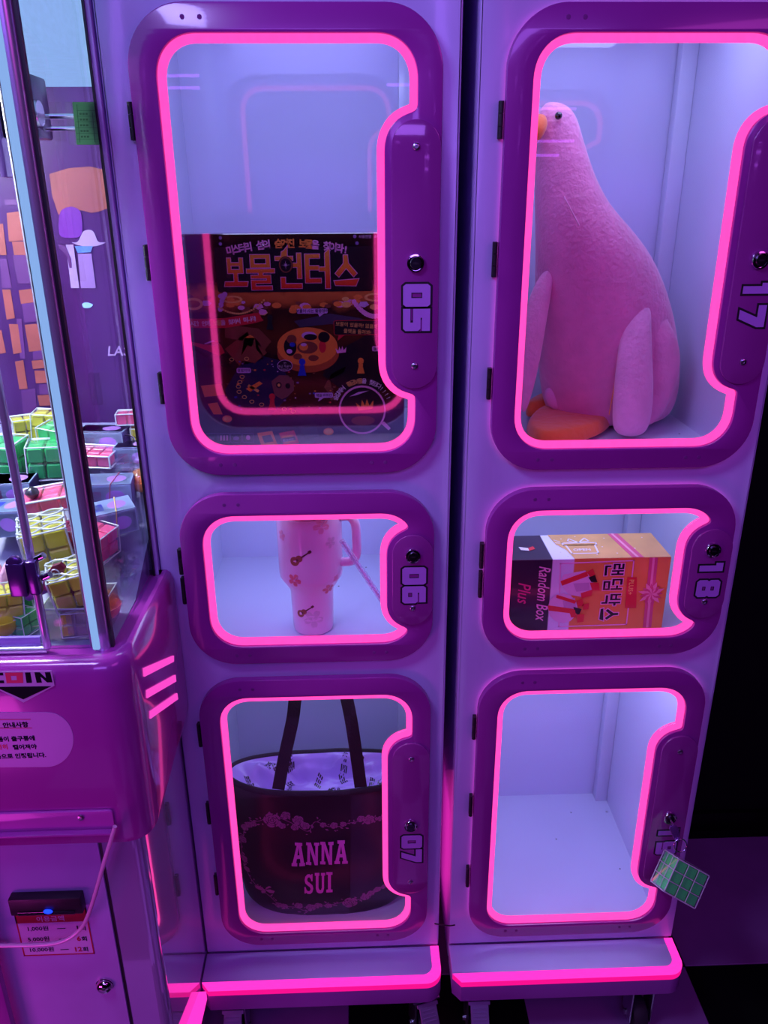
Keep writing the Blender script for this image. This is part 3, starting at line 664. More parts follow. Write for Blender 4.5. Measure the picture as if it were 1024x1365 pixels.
gtext('사용연령 : 8세 이상', 497, 317, .0058, M_lil, 0, 0, 'CENTER')
for x, y in ((294, 317), (294, 325), (473, 315), (476, 324), (243, 318)): slab('printed_rivet', [ell(x, y, 2.4, 2.4, 12)], .0010, .0013, M_purp, bg, GF)
# clear shrink wrap: its gloss mirrors the neon of the door
slab('shrink_wrap', [rrect(-.001, -.0002, GW+.001, GH+.001, .002, 3)], .0042, .0046, clear_mat('shrink_wrap_film', (.98, .97, 1), refl=1.6, f0=.12, rough=.07), bg, GF)

# ------------------------------------------------------------------ tumbler in locker 06
M_cup = mat('tumbler_pink_enamel', (.92, .55, .78), .28, coat=.5, var=.02)
tb = thing('tumbler', 'pink handled tumbler with red hibiscus prints standing behind door 06', 'tumbler', (-.245, .112, .9325))
prof = [(.034, 0), (.0375, .002), (.0385, .006), (.0398, .05), (.0405, .082), (.0425, .090), (.052, .105), (.0585, .116), (.0600, .124), (.0605, .24), (.0600, .244), (.057, .245)]
lathe('cup_body', prof, M_cup, tb, 64)
M_cuphi = mat('tumbler_lid_clear', (.75, .6, .78), .2, coat=.5)
lathe('lid', [(.0565, .2455), (.0595, .249), (.0595, .262), (.0565, .266), (.02, .2675)], M_cuphi, tb, 48)
def cupr(z):
    for (r0, z0), (r1, z1) in zip(prof, prof[1:]):
        if z0 <= z <= z1: return r0+(r1-r0)*(z-z0)/max(1e-6, z1-z0)
    return .06
def cupcurve(u, v, w): r = cupr(v)+w+.0002; a = u/r-PI/2; return Vector((r*math.cos(a), r*math.sin(a), v))
tube('handle', cubic([(.056, -.012, .235), (.074, -.020, .238), (.085, -.024, .225), (.087, -.026, .19), (.086, -.026, .165), (.078, -.022, .150), (.058, -.014, .144)], 7), .0085, M_cup, tb, 14)
tube('straw', [(.060, -.052, .205), (.155, -.058, .045)], .0056, clear_mat('straw_clear', (.93, .9, 1), refl=1.6, haze=.28, hazecol=(.9, .85, 1)), tb, 12)
tube('straw_core', [(.0610, -.0521, .2035), (.154, -.058, .0465)], .0022, mat('straw_milky', (.75, .72, .9), .3), tb, 10)
M_hibR = mat('hibiscus_red', (.80, .16, .22), .4); M_hibP = mat('hibiscus_pink', (.85, .34, .50), .4); M_hibL = mat('hibiscus_pale', (.74, .45, .62), .4)
def hibiscus(u, v, s, m, rot=0, n=5):
    L = []
    for k in range(n*12):
        a = 2*PI*k/(n*12); r = s*(.34+.66*abs(math.sin(n*a/2))**.7)*(1-.10*(abs(math.sin(n*a/2)) > .97)); L.append((u+r*math.cos(a+rot), v+r*math.sin(a+rot)))
    f = slab('hibiscus_print', [L, circ(u, v, s*.14, 10)], 0, .0004, m, tb, curve=cupcurve)
    slab('stamen_print', [[(u-s*.05, v), (u+s*.05, v), (u+s*.55, v+s*.6), (u+s*.45, v+s*.65)]], .0005, .0008, M_hibL, tb, curve=cupcurve)
for (px, py, s, m, r) in ((429, 697, .017, M_hibP, .2), (393, 770, .014, M_hibR, .5), (438, 787, .014, M_hibR, 1.1), (448, 773, .008, M_hibP, .3), (375, 715, .011, M_hibP, .8), (418, 826, .020, M_hibL, .4), (441, 722, .012, M_hibL, .1)):
    z = at(px, py, 'y', .07).z-.9325; xx = at(px, py, 'y', .07).x+.245; R_ = cupr(z); a = math.asin(max(-.96, min(.96, xx/R_))); hibiscus(a*R_, z, s, m, r)
M_uke = mat('ukulele_print', (.36, .10, .06), .4); M_uke2 = mat('ukulele_dark_print', (.14, .03, .04), .4)
for (px, py, s) in ((398, 741, .019), (404, 818, .016)):
    z = at(px, py, 'y', .07).z-.9325; xx = at(px, py, 'y', .07).x+.245; R_ = cupr(z); u = math.asin(max(-.96, min(.96, xx/R_)))*R_; ca, sa = math.cos(.62), math.sin(.62)
    T2 = lambda a, b: (u+s*(a*ca-b*sa), z+s*(a*sa+b*ca))
    slab('ukulele_print', [[T2(-.45+.50*math.cos(t), .46*math.sin(t)) for t in [2*PI*i/22 for i in range(22)]]], 0, .0004, M_uke, tb, curve=cupcurve)
    slab('ukulele_print', [[T2(.12+.36*math.cos(t), .34*math.sin(t)) for t in [2*PI*i/20 for i in range(20)]]], .0001, .0005, M_uke, tb, curve=cupcurve)
    slab('ukulele_neck_print', [[T2(.42, -.08), T2(1.25, -.07), T2(1.3, -.15), T2(1.6, -.12), T2(1.6, .14), T2(1.3, .16), T2(1.25, .07), T2(.42, .08)]], .0005, .0008, M_uke2, tb, curve=cupcurve)
    slab('sound_hole_print', [[T2(-.12+.13*math.cos(t), .13*math.sin(t)) for t in [2*PI*i/12 for i in range(12)]]], .0009, .0012, M_uke2, tb, curve=cupcurve)

# ------------------------------------------------------------------ tote bag in locker 07
M_tote = mat('black_tote_fabric', (.016, .007, .012), .42, coat=.12, var=.2, vscale=20, bump=.06, bscale=60, coatr=.3)
M_strap = mat('black_webbing', (.014, .008, .012), .7, bump=.2, bscale=200)
M_lining = mat('lilac_satin_lining', (.42, .26, .70), .32, coat=.1, bump=.03, bscale=30)
M_print = mat('rose_garland_print', (.36, .10, .28), .5); M_print2 = mat('magenta_lettering', (.80, .14, .62), .4)
bag = thing('tote_bag', 'black tote bag with lilac lining, rose garland print and pink lettering', 'bag', (-.243, .140, .213))
def rim(z_up):  # height of the rim above nominal, around the bag
    return 0
NB = 72
def bagring(t):
    """t 0 bottom .. 1 rim -> local ring"""
    e = t**.55; hw = .140+.058*e if t < .5 else .1385+.0595*e-.004*(t-.5)
    hw = .178+.022*min(1, t*2.2)**.6; hd0 = .062-.004*t+.012*math.sin(PI*min(1, t*1.6))
    out = []
    for k in range(NB):
        a = 2*PI*k/NB; c_, s_ = math.cos(a), math.sin(a); n_ = 2.4
        x = hw*abs(c_)**(2/n_)*(1 if c_ > 0 else -1); y = hd0*abs(s_)**(2/n_)*(1 if s_ > 0 else -1)
        z = .356*t
        if t > .8:
            z += (t-.8)/.2*(-.004+.004*c_*c_+(.010*(.6+.4*c_) if s_ > 0 else -.010*abs(s_)**1.5))
        if t < .12: z += .022*(abs(c_)**4)*(1-t/.12)
        nz = noise.noise(Vector((x*14, y*14, z*12)))*.006*min(1, t*3)*(1 if t < .85 else .5)+noise.noise(Vector((x*34+4, 2, z*30)))*.002*(t < .85)
        out.append(Vector((x, y+nz*(1 if abs(s_) > .3 else .2), z)))
    return out
TS = [0, .015, .05, .1, .16, .23, .3, .38, .46, .54, .62, .7, .78, .85, .91, .96, 1.0]
rings = [bagring(t) for t in TS]
outer_r = rings; inner_r = [[Vector((v.x*.985, v.y*.95, v.z)) for v in bagring(t)] for t in (1.0, .96, .90, .85)]
body = loft('bag_body', [[Vector((v.x*.4, v.y*.4, v.z)) for v in rings[0]]]+outer_r, M_tote, bag, cap=False)
bm = bmesh.new(); bm.from_mesh(body.data); es = [e for e in bm.edges if e.is_boundary and e.verts[0].co.z < .1]; bmesh.ops.holes_fill(bm, edges=es); bm.to_mesh(body.data); bm.free()
loft('rim_band', [[Vector((v.x*1.002, v.y*1.006, v.z)) for v in bagring(.955)], [Vector((v.x*1.003, v.y*1.008, v.z+.001)) for v in bagring(1.0)], [Vector((v.x*.985, v.y*.95, v.z+.001)) for v in bagring(1.0)], [Vector((v.x*.98, v.y*.94, v.z-.012)) for v in bagring(1.0)]], M_strap, bag, cap=False)
# gathered lining: a puckered satin sheet below the rim
LR = 22; vv = []; ff = []; base = [Vector((v.x*.978, v.y*.93, v.z-.006)) for v in bagring(1.0)]
cen = Vector((0, 0, .322))
for i in range(LR+1):
    f = i/LR
    for k in range(NB):
        p = base[k].lerp(cen, f); b_ = math.sin(PI*min(1, f*1.4))
        p.z += -.030*f+b_*(.034*noise.noise(Vector((p.x*20, p.y*30, 1)))+.022*abs(noise.noise(Vector((p.x*44+p.y*30, p.y*50, 5)))))-.012*(f > 0)*math.sin(PI*f)
        vv.append(p)
for i in range(LR):
    for k in range(NB): ff.append((i*NB+k, (i+1)*NB+k, (i+1)*NB+(k+1) % NB, i*NB+(k+1) % NB))
lin = mk('bag_lining', vv, ff, M_lining, bag, True)
from mathutils.bvhtree import BVHTree
def bvh(o): return BVHTree.FromPolygons([v.co.copy() for v in o.data.vertices], [tuple(p.vertices) for p in o.data.polygons])
TB, TL = bvh(body), bvh(lin)
MISS = [0]
def decal(*a, **k):
    MISS[0] = 0; o = slab(*a, **k)
    if MISS[0]: me_ = o.data; bpy.data.objects.remove(o); bpy.data.meshes.remove(me_)
def onbag(u, v, w):     # decals lie on the cloth: project along +Y
    hit = TB.ray_cast(Vector((u, -.4, v)), Vector((0, 1, 0)))
    if hit[0] is None: MISS[0] += 1; return Vector((u, -.05, v))
    return hit[0]+hit[1].normalized()*(w+.0006)*(1 if hit[1].y < 0 else -1)
def onlin(u, v, w):
    hit = TL.ray_cast(Vector((u, v, .6)), Vector((0, 0, -1)))
    return (hit[0] if hit[0] else Vector((u, v, .35)))+Vector((0, 0, w+.0006))
rl = random.Random(5)
for k in range(26):
    u = -.17+.34*rl.random(); v = -.055+.11*rl.random()
    if (u/.18)**2+(v/.062)**2 > .9: continue
    a = rl.uniform(-.6, .6)
    for j in range(3):
        T3 = lambda p, q: (u+p*math.cos(a)-q*math.sin(a), v+p*math.sin(a)+q*math.cos(a))
        for i in range(3 if j < 2 else 4):
            x0 = (i-1.5)*.0040; y0 = -j*.0075
            slab('lining_monogram', [[T3(x0, y0), T3(x0+.0026, y0), T3(x0+.0026, y0+.0055), T3(x0, y0+.0055)]], 0, .0003, M_bk, bag, curve=onlin)
def b2(px, py):
    p = at(px, py, 'y', .072); return (p.x+.243, p.z-.213)
# slab-serif capitals from bars
def bars(ch):
    t = .24; s = .13
    if ch == 'A': return [[(0, 0), (.42, 0), (.42, s), (.34, s), (.38, .3), (.62, .3), (.66, s), (.58, s), (.58, 0), (1, 0), (1, s), (.93, s), (.70, .87), (.78, .87), (.78, 1), (.22, 1), (.22, .87), (.36, .87), (.07, s), (0, s)], [(.42, .44), (.58, .44), (.51, .74), (.49, .74)]]
    if ch == 'N': return [[(0, 0), (.40, 0), (.40, s), (.30, s), (.30, .68), (.66, 0), (.90, 0), (.90, .87), (1, .87), (1, 1), (.60, 1), (.60, .87), (.70, .87), (.70, .36), (.36, 1), (0, 1), (0, .87), (.10, .87), (.10, s), (0, s)]]
    if ch == 'U': return [[(0, .87), (.1, .87), (.1, .25), (.2, .06), (.4, 0), (.6, 0), (.8, .06), (.9, .25), (.9, .87), (1, .87), (1, 1), (.60, 1), (.60, .87), (.68, .87), (.68, .28), (.6, .16), (.46, .16), (.36, .28), (.36, .87), (.44, .87), (.44, 1), (0, 1)]]
    if ch == 'I': return [[(.2, 0), (.8, 0), (.8, s), (.64, s), (.64, .87), (.8, .87), (.8, 1), (.2, 1), (.2, .87), (.36, .87), (.36, s), (.2, s)]]
    if ch == 'S': return [[(.08, 0), (.2, 0), (.24, .06), (.4, -.01), (.65, 0), (.85, .1), (.93, .28), (.86, .45), (.6, .57), (.38, .66), (.34, .76), (.42, .86), (.58, .86), (.70, .76), (.74, .66), (.86, .66), (.86, 1), (.76, 1), (.72, .95), (.55, 1.01), (.35, 1), (.16, .9), (.1, .73), (.17, .56), (.42, .44), (.62, .36), (.68, .25), (.58, .14), (.4, .13), (.26, .22), (.20, .36), (.08, .36)]]
def slabword(wd, pxl, pxr, pyt, pyb, dyr):
    n = len(wd); wpx = (pxr-pxl)/n
    for i, ch in enumerate(wd):
        x0 = pxl+i*wpx; dy = dyr*i/n
        if ch == 'I': x0 -= wpx*.15
        loops = [[b2(x0+wpx*.93*x, (pyb+dy)+(pyt-pyb)*y) for x, y in L] for L in bars(ch)]
        decal('slab_lettering', loops, 0, .0006, M_print2, bag, curve=onbag)
slabword('ANNA', 389, 465, 1127.5, 1153.5, -5); slabword('SUI', 405, 449.5, 1163, 1189.5, -4)
# garland of roses
def rose(px, py, s):
    u, v = b2(px, py); s *= .00158
    for k, (r0, r1, n, ph) in enumerate(((1.0, .80, 5, 0), (.70, .52, 4, .5), (.42, .26, 3, 1.1), (.17, 0, 3, 0))):
        for j in range(n):
            a0 = ph+2*PI*j/n+.12; a1 = ph+2*PI*(j+1)/n-.05; m_ = 7
            o_ = [(u+s*r0*(1+.10*math.sin(PI*i/m_))*math.cos(a0+(a1-a0)*i/m_), v+s*r0*(1+.10*math.sin(PI*i/m_))*math.sin(a0+(a1-a0)*i/m_)) for i in range(m_+1)]
            i_ = [(u+s*max(r1, .02)*math.cos(a0+(a1-a0)*i/m_+.15), v+s*max(r1, .02)*math.sin(a0+(a1-a0)*i/m_+.15)) for i in range(m_, -1, -1)]
            L = o_+i_; decal('rose_petal_print', [L], 0, .0003, M_print, bag, curve=onbag)
def leaf(px, py, s, a):
    u, v = b2(px, py); s *= .00158; L = []
    for t in [i/6 for i in range(7)]: L.append((t*2-1, .42*math.sin(PI*t)))
    L += [(1-2*i/6, -.42*math.sin(PI*i/6)) for i in range(1, 6)]
    decal('leaf_print', [[(u+s*(x*math.cos(a)-y*math.sin(a)), v+s*(x*math.sin(a)+y*math.cos(a))) for x, y in L]], 0, .0003, M_print, bag, curve=onbag)
Z = lambda x, y: (250+x/2.7676, 880+y/2.7676)
for x, y, s in ((310, 607, 11), (361, 587, 6), (407, 602, 7), (434, 620, 5.5), (395, 628, 5), (348, 625, 4.5), (540, 622, 5), (500, 618, 4), (575, 618, 4), (670, 605, 7), (640, 598, 5), (712, 606, 4), (205, 655, 5), (222, 640, 4.5), (240, 632, 4), (198, 700, 5), (203, 765, 5), (215, 800, 4), (335, 915, 5), (356, 918, 5), (410, 910, 5.5), (455, 914, 6.5), (483, 905, 5.5), (520, 905, 5), (600, 893, 10), (655, 876, 6), (676, 862, 5), (700, 850, 5), (725, 845, 4)):
    rose(*Z(x, y), s)
rg = random.Random(9)
path = [(200, 690), (205, 660), (232, 628), (270, 612), (310, 590), (350, 600), (400, 620), (445, 640), (470, 606), (520, 625), (560, 626), (600, 612), (650, 603), (690, 600), (730, 608)], [(192, 700), (196, 750), (212, 800), (238, 838), (300, 880), (340, 915), (400, 918), (440, 930), (480, 905), (530, 900), (580, 888), (640, 882), (690, 860), (740, 838)]
for P in path:
    q = cubic([(x, y, 0) for x, y in P], 6)
    for k, p in enumerate(q):
        leaf(*Z(p.x+rg.uniform(-12, 12), p.y+rg.uniform(-15, 15)), rg.uniform(1.5, 2.8), rg.uniform(0, PI))
    sp = []; 
    for k in range(0, len(q)-1, 1):
        (ax, ay), (bx, by) = b2(*Z(q[k].x, q[k].y)), b2(*Z(q[k+1].x, q[k+1].y)); d = Vector((bx-ax, by-ay)); 
        if d.length < 1e-6: continue
        n_ = Vector((-d.y, d.x)).normalized()*.0006; decal('stem_print', [[(ax-n_.x, ay-n_.y), (bx-n_.x, by-n_.y), (bx+n_.x, by+n_.y), (ax+n_.x, ay+n_.y)]], 0, .0003, M_print, bag, curve=onbag)
# butterfly
u, v = b2(*Z(285, 858))
for L in ([(0, 0), (-.4, .9), (-1.3, 1.3), (-1.5, .7), (-.9, .1)], [(0, 0), (-.9, -.1), (-1.1, -.6), (-.5, -.7)], [(0, 0), (.3, -.9), (.9, -1.3), (1.4, -.9), (.9, -.2)], [(0, 0), (.7, .1), (1.4, .1), (1.2, .5), (.5, .4)]):
    decal('butterfly_wing_print', [[(u+.013*(a*.86-b*.5), v+.013*(a*.5+b*.86)) for a, b in L]], 0, .0003, M_print, bag, curve=onbag)
# handles: flat webbing from inside the front and back rim up over the top
def strap(name, path, wd=.026, th=.002):
    P = cubic(path, 8); verts = []; faces = []
    for i, p in enumerate(P):
        t = (P[min(i+1, len(P)-1)]-P[max(i-1, 0)]).normalized(); side = Vector((t.z, 0, -t.x)).normalized() if abs(t.x)+abs(t.z) > .05 else Vector((1, 0, 0))
        n_ = t.cross(side).normalized()
        for a, b in ((-1, -1), (1, -1), (1, 1), (-1, 1)): verts.append(p+side*a*wd/2+n_*b*th/2)
    for i in range(len(P)-1):
        for k in range(4): faces.append((i*4+k, i*4+(k+1) % 4, (i+1)*4+(k+1) % 4, (i+1)*4+k))
    faces += [(0, 1, 2, 3), tuple((len(P)-1)*4+k for k in (3, 2, 1, 0))]
    return mk(name, verts, faces, M_strap, bag)
L0 = lambda px, py, y: (at(px, py, 'y', y).x+.243, y-.140, at(px, py, 'y', y).z-.213)
strap('front_handle', [L0(371, 1052, .088), L0(378, 1015, .090), L0(390, 960, .098), L0(394, 930, .106), L0(402, 908, .123), L0(430, 897, .14), L0(456, 908, .123), L0(462, 930, .108), L0(469, 965, .098), L0(476, 1012, .090), L0(481, 1049, .088)])

# ------------------------------------------------------------------ plush goose in locker 17
def fur(name, col, sss=.0):
    m = mat(name, col, .85, sheen=.6, bump=.0, var=.07, vscale=30)
    nt = m.node_tree; b = nt.nodes['Principled BSDF']; tc = nt.nodes['Texture Coordinate']
    n = nt.nodes.new('ShaderNodeTexNoise'); n.inputs['Scale'].default_value = 130; n.inputs['Detail'].default_value = 6; nt.links.new(tc.outputs['Object'], n.inputs['Vector'])
    n3 = nt.nodes.new('ShaderNodeTexNoise'); n3.inputs['Scale'].default_value = 28; n3.inputs['Detail'].default_value = 4; nt.links.new(tc.outputs['Object'], n3.inputs['Vector'])
    ad = nt.nodes.new('ShaderNodeMath'); nt.links.new(n.outputs['Fac'], ad.inputs[0]); nt.links.new(n3.outputs['Fac'], ad.inputs[1])
    bp = nt.nodes.new('ShaderNodeBump'); bp.inputs['Strength'].default_value = .45; bp.inputs['Distance'].default_value = .006
    nt.links.new(ad.outputs[0], bp.inputs['Height']); nt.links.new(bp.outputs['Normal'], b.inputs['Normal']); b.inputs['Sheen Roughness'].default_value = .4
    return m
M_fur = fur('pink_plush_fur', (.84, .30, .50)); M_fur2 = fur('pale_pink_plush_fur', (.86, .42, .60))
M_orf = mat('orange_felt', (.90, .17, .03), .8, sheen=.4, bump=.25, bscale=60, var=.08); M_eye = mat('black_bead_eye', (.005, .005, .006), .08, coat=1)
gs = thing('plush_goose', 'large pink plush goose with long neck and orange feet behind door 17', 'plush toy', (.29, .2, 1.291))
def gp(px, py, y): p = at(px, py, 'y', y); return Vector((p.x-.29, y-.2, p.z-1.291))
def ringat(c, rx, ry, tilt=0, n=28, rot=0):
    out = []; c = Vector((c.x, c.y, max(c.z, .006)))
    for k in range(n):
        a = 2*PI*k/n; v = Vector((rx*math.cos(a), ry*math.sin(a), 0)); out.append(c+Matrix.Rotation(tilt, 3, 'Y')@v)
    return out
SP = [(733, 136, .004, .004, .0), (735, 140, .017, .018, -.2), (738, 149, .028, .028, -.2), (741, 163, .0355, .034, -.2), (744, 183, .0390, .038, -.15), (748, 210, .044, .043, -.15), (753, 245, .052, .050, -.2), (762, 285, .064, .060, -.25), (776, 322, .084, .075, -.3), (790, 358, .104, .088, -.25), (800, 400, .119, .100, -.15), (807, 445, .128, .106, -.1), (812, 490, .132, .108, 0), (812, 530, .128, .106, 0), (810, 560, .112, .095, 0), (808, 582, .080, .07, 0), (808, 590, .04, .04, 0)]
for i in range(1):
    rings = []
    for (px, py, rx, ry, tl) in SP:
        k_ = min(1, max(0, (py-300)/230)); yy = .215+.015*max(0, (300-py)/160)+.075*k_; rx *= 1+.05*k_; ry *= 1-.06*k_
        rings.append(ringat(gp(px, py, yy), rx, ry, tl))
gb = loft('goose_body', rings, M_fur, gs, sub=2)
me = gb.data
# seams: a slim raised line down the breast and along the neck
tube('seam_stitch', [gp(x, y, .215-r-.0015) for x, y, r in ((752, 262, .052), (772, 300, .064))], .0011, M_fur2, gs, 6)
# beak, eye
bk = loft('beak', [ringat(gp(716, 151, .20), .012, .018, 0, 16), ringat(gp(713, 161, .19), .022, .024, 0, 16), ringat(gp(710, 173, .18), .024, .022, 0, 16), ringat(gp(707, 185, .175), .018, .016, 0, 16), ringat(gp(709, 194, .175), .005, .005, 0, 16)], M_orf, gs, sub=1)
ey = lathe('eye', [(.001, 0), (.004, .0006), (.0058, .002), (.0062, .004), (.005, .0075), (.003, .0095), (.0005, .010)], M_eye, gs, 20, Matrix.Translation(gp(743, 154.5, .1935))@Matrix.Rotation(PI/2, 4, 'X')@Matrix.Rotation(.35, 4, 'Y'))
# wings
def flap(name, pts, m, sub=2, ry=.022, th=None):
    rings = []
    for i, (px, py, y, rx) in enumerate(pts): rings.append(ringat(gp(px, py, y), rx, (th[i] if th else min(ry, rx*.6)), 0, 20))
    return loft(name, rings, m, gs, sub=sub)
flap('wing', [(856, 402, .175, .008), (853, 412, .172, .021), (848, 440, .164, .027), (846, 480, .156, .032), (845, 520, .152, .037), (842, 560, .150, .036), (840, 576, .150, .030), (840, 583, .150, .012)], M_fur2)
flap('wing', [(862, 406, .20, .010), (869, 425, .198, .030), (878, 455, .196, .038), (880, 490, .194, .040), (872, 525, .192, .036), (864, 552, .190, .028), (858, 568, .190, .014)], M_fur)
flap('wing', [(731, 360, .19, .006), (726, 375, .185, .016), (716, 410, .18, .021), (709, 450, .175, .022), (704, 495, .17, .018), (700, 530, .17, .011), (698, 550, .17, .004)], M_fur2)
flap('tail', [(735, 515, .25, .012), (737, 528, .25, .018), (740, 540, .25, .014), (741, 546, .25, .006)], M_fur2, 1)
# webbed felt feet lying on the shelf
def foot(name, outline, z0, th, yoff=0):
    pts = [(at(px, py, 'z', 1.293)) for px, py in outline]; P = [(p.x-.29, p.y-.2) for p in pts]
    if sgn_area(P) < 0: P = P[::-1]
    bm = bmesh.new(); lay = []
    for d, z in ((.004, 0), (0, th*.25), (.001, th*.6), (.006, th*.92), (.013, th*1.04)):
        q = offset_loop(P, d); lay.append([bm.verts.new((x, y, z0+z+.004*noise.noise(Vector((x*40, y*40, z*30))))) for x, y in q])
    for a, b in zip(lay, lay[1:]):
        for k in range(len(P)): bm.faces.new((a[k], a[(k+1) % len(P)], b[(k+1) % len(P)], b[k]))
    bm.faces.new(lay[-1]); bm.faces.new(lay[0][::-1])
    o = bmo(name, bm, M_orf, gs, True); s = o.modifiers.new('Subdivision', 'SUBSURF'); s.levels = s.render_levels = 2; return o
foot('foot', [(702, 585), (700, 575), (712, 560), (735, 552), (760, 556), (790, 551), (815, 550), (817, 566), (808, 580), (780, 590), (740, 598), (715, 596)], .001, .030)
foot('foot', [(697, 560), (703, 550), (722, 541), (745, 540), (757, 547), (755, 556), (735, 556), (712, 562)], .004, .034)
tube('tag_string', cubic([gp(822, 495, .165), gp(818, 520, .16), gp(812, 553, .155)], 5), .0007, M_orangep, gs, 6)

# ------------------------------------------------------------------ random box in locker 18
M_boxo = gradient_mat('gift_box_print', [(0, (.04, .02, .05)), (.272, (.04, .02, .05)), (.274, (.80, .76, .90)), (.405, (.80, .76, .90)), (.407, (.86, .30, .07)), (1, (.90, .33, .07))], 'X', 0, .306, .35, .35)
M_boxo.node_tree.nodes['Color Ramp'].color_ramp.interpolation = 'LINEAR'
M_tan = mat('gift_box_top_tan', (.72, .40, .14), .4, coat=.3, var=.12, vscale=20)
RB = thing('random_gift_box', 'orange and black gift box lying on its side behind door 18', 'box', (.1215, .076, .9325))
RW, RD, RH = .306, .112, .151
bm = bmesh.new(); add_box(bm, (0, 0, 0), (RW, RD, RH), .0008, 1); bmo('carton', bm, M_boxo, RB, auto=35)
RF = frame((0, -.0003, 0), (1, 0, 0), (0, 0, 1)); RT = frame((0, 0, RH+.0003), (1, 0, 0), (0, 1, 0))
def r2(px, py): p = at(px, py, 'y', .076); return (p.x-.1215, p.z-.9325)
def t2(px, py): p = at(px, py, 'z', .9325+RH); return (p.x-.1215, p.y-.076)
def rs(name, pts, m, w=.0003, F=RF, f=r2): return slab(name, [[f(*p) for p in pts]], w, w+.0003, m, RB, F)
slab('top_print', [[(.124, 0), (RW-.0005, 0), (RW-.0005, RD-.0005), (.098, RD-.0005), (.104, RD*.6), (.118, RD*.35)]], .0002, .0004, M_tan, RB, RT)
M_rib = mat('ribbon_pink_print', (.72, .10, .22), .35, coat=.4); M_ribl = mat('ribbon_light_print', (.92, .36, .46), .35, coat=.4)
u0 = .228
slab('ribbon_band', [[(u0+.004, 0), (u0+.026, 0), (u0+.010, RD-.001), (u0-.010, RD-.001)]], .0005, .0008, M_rib, RB, RT); slab('ribbon_highlight', [[(u0+.012, 0), (u0+.017, 0), (u0+.001, RD-.001), (u0-.004, RD-.001)]], .0009, .0012, M_ribl, RB, RT)
for (x, y) in ((.12, .09), (.15, .10), (.19, .05), (.21, .02), (.105, .03), (.17, .015), (.115, .012), (.25, .04), (.205, .09), (.28, .09)): slab('snow_dot_print', [circ(x, y, .0014, 10)], .0005, .0008, M_whitep, RB, RT)
# white line drawing of a present on the top
def lineloop(P, wd, name='line_drawing', F=RT, w=.0005, m=None, closed=True):
    n = len(P)
    for i in range(n if closed else n-1):
        a, b = Vector(P[i]), Vector(P[(i+1) % n]); d = (b-a); q = Vector((-d.y, d.x)).normalized()*wd/2; e = d.normalized()*wd/2
        slab(name, [[tuple(a-q-e), tuple(b-q+e), tuple(b+q+e), tuple(a+q-e)]], w, w+.0003, m or M_whitep, RB, F)
lineloop([(.125, .022), (.175, .022), (.178, .060), (.122, .060)], .003); lineloop([(.118, .060), (.182, .060), (.183, .070), (.117, .070)], .003)
lineloop([(.150, .072), (.135, .090), (.130, .078), (.150, .071), (.166, .092), (.172, .078)], .0026); lineloop([(.105, .085), (.114, .077)], .002, closed=False); lineloop([(.105, .072), (.112, .070)], .002, closed=False)
text('lettering', 'OPEN', .013, RT, M_whitep, RB, .131, .034, .0008, 0, .0003)
text('lettering', 'CB PLUS+', .0145, RT, M_whitep, RB, .012, .098, .0006, -PI/2-.1, .0004)
for L, mm in (([(.030, .056), (.047, .050), (.047, .038), (.032, .042)], M_whitep), ([(.047, .050), (.058, .058), (.060, .046), (.047, .038)], M_redp)): slab('cube_logo', [L], .0006, .0009, mm, RB, RT)
# front: script lettering, turned a quarter clockwise
text('lettering', 'Random Box', .031, RF, M_pinkp, RB, r2(716, 800)[0], RH-.012, .0006, -PI/2, .0003, .35, 'LEFT', .70)
text('lettering', 'Plus', .034, RF, mat('hot_pink_print', (.75, .05, .25), .4), RB, r2(690, 800)[0], RH-.045, .0006, -PI/2, .0003, .35, 'LEFT', .8)
Pp = [r2(747, 751), r2(845, 747), r2(835, 832), r2(745, 835)]; lineloop([Pp[0], Pp[1], Pp[2], Pp[3]], .0022, 'printed_frame', RF, .0004, M_pinkp)
# title 랜덤박스 set downwards
for i, ch in enumerate('랜덤박스'):
    zz = RH-.010-i*.0315
    glyph('title_outline', ch, r2(803, 790)[0], zz, .0265, .036, RF, M_pinkp, RB, .0018, .0005, -PI/2)
    glyph('title_lettering', ch, r2(803, 790)[0], zz, .0265, .036, RF, M_bk, RB, 0, .0010, -PI/2)
rs('plus_plaque', [(836, 769), (849, 769), (848, 810), (833, 810)], M_redp, .0008); text('lettering', 'PLUS+', .0125, RF, M_yelp, RB, r2(837, 790)[0], r2(838, 772)[1], .0012, -PI/2, .0002, 0, 'LEFT', .95)
# ribbon and star bow
rs('ribbon_band', [(866, 743), (877, 743), (868, 836), (857, 836)], M_rib, .0005); rs('ribbon_highlight', [(870, 743), (873, 743), (864, 836), (861, 836)], M_ribl, .0009)
u, v = r2(868, 791)
rb_ = random.Random(4)
for k in range(30):
    a = 2*PI*k/15+(.2 if k > 14 else 0); s = (.026 if k % 2 else .022) if k <= 14 else .015
    slab('bow_loop', [[(u, v), (u+s*.62*math.cos(a-.24), v+s*.62*math.sin(a-.24)), (u+s*math.cos(a), v+s*math.sin(a)), (u+s*.62*math.cos(a+.24), v+s*.62*math.sin(a+.24))]], .001+k*.00005, .0014+k*.00005, M_ribl if k % 2 else M_rib, RB, RF)
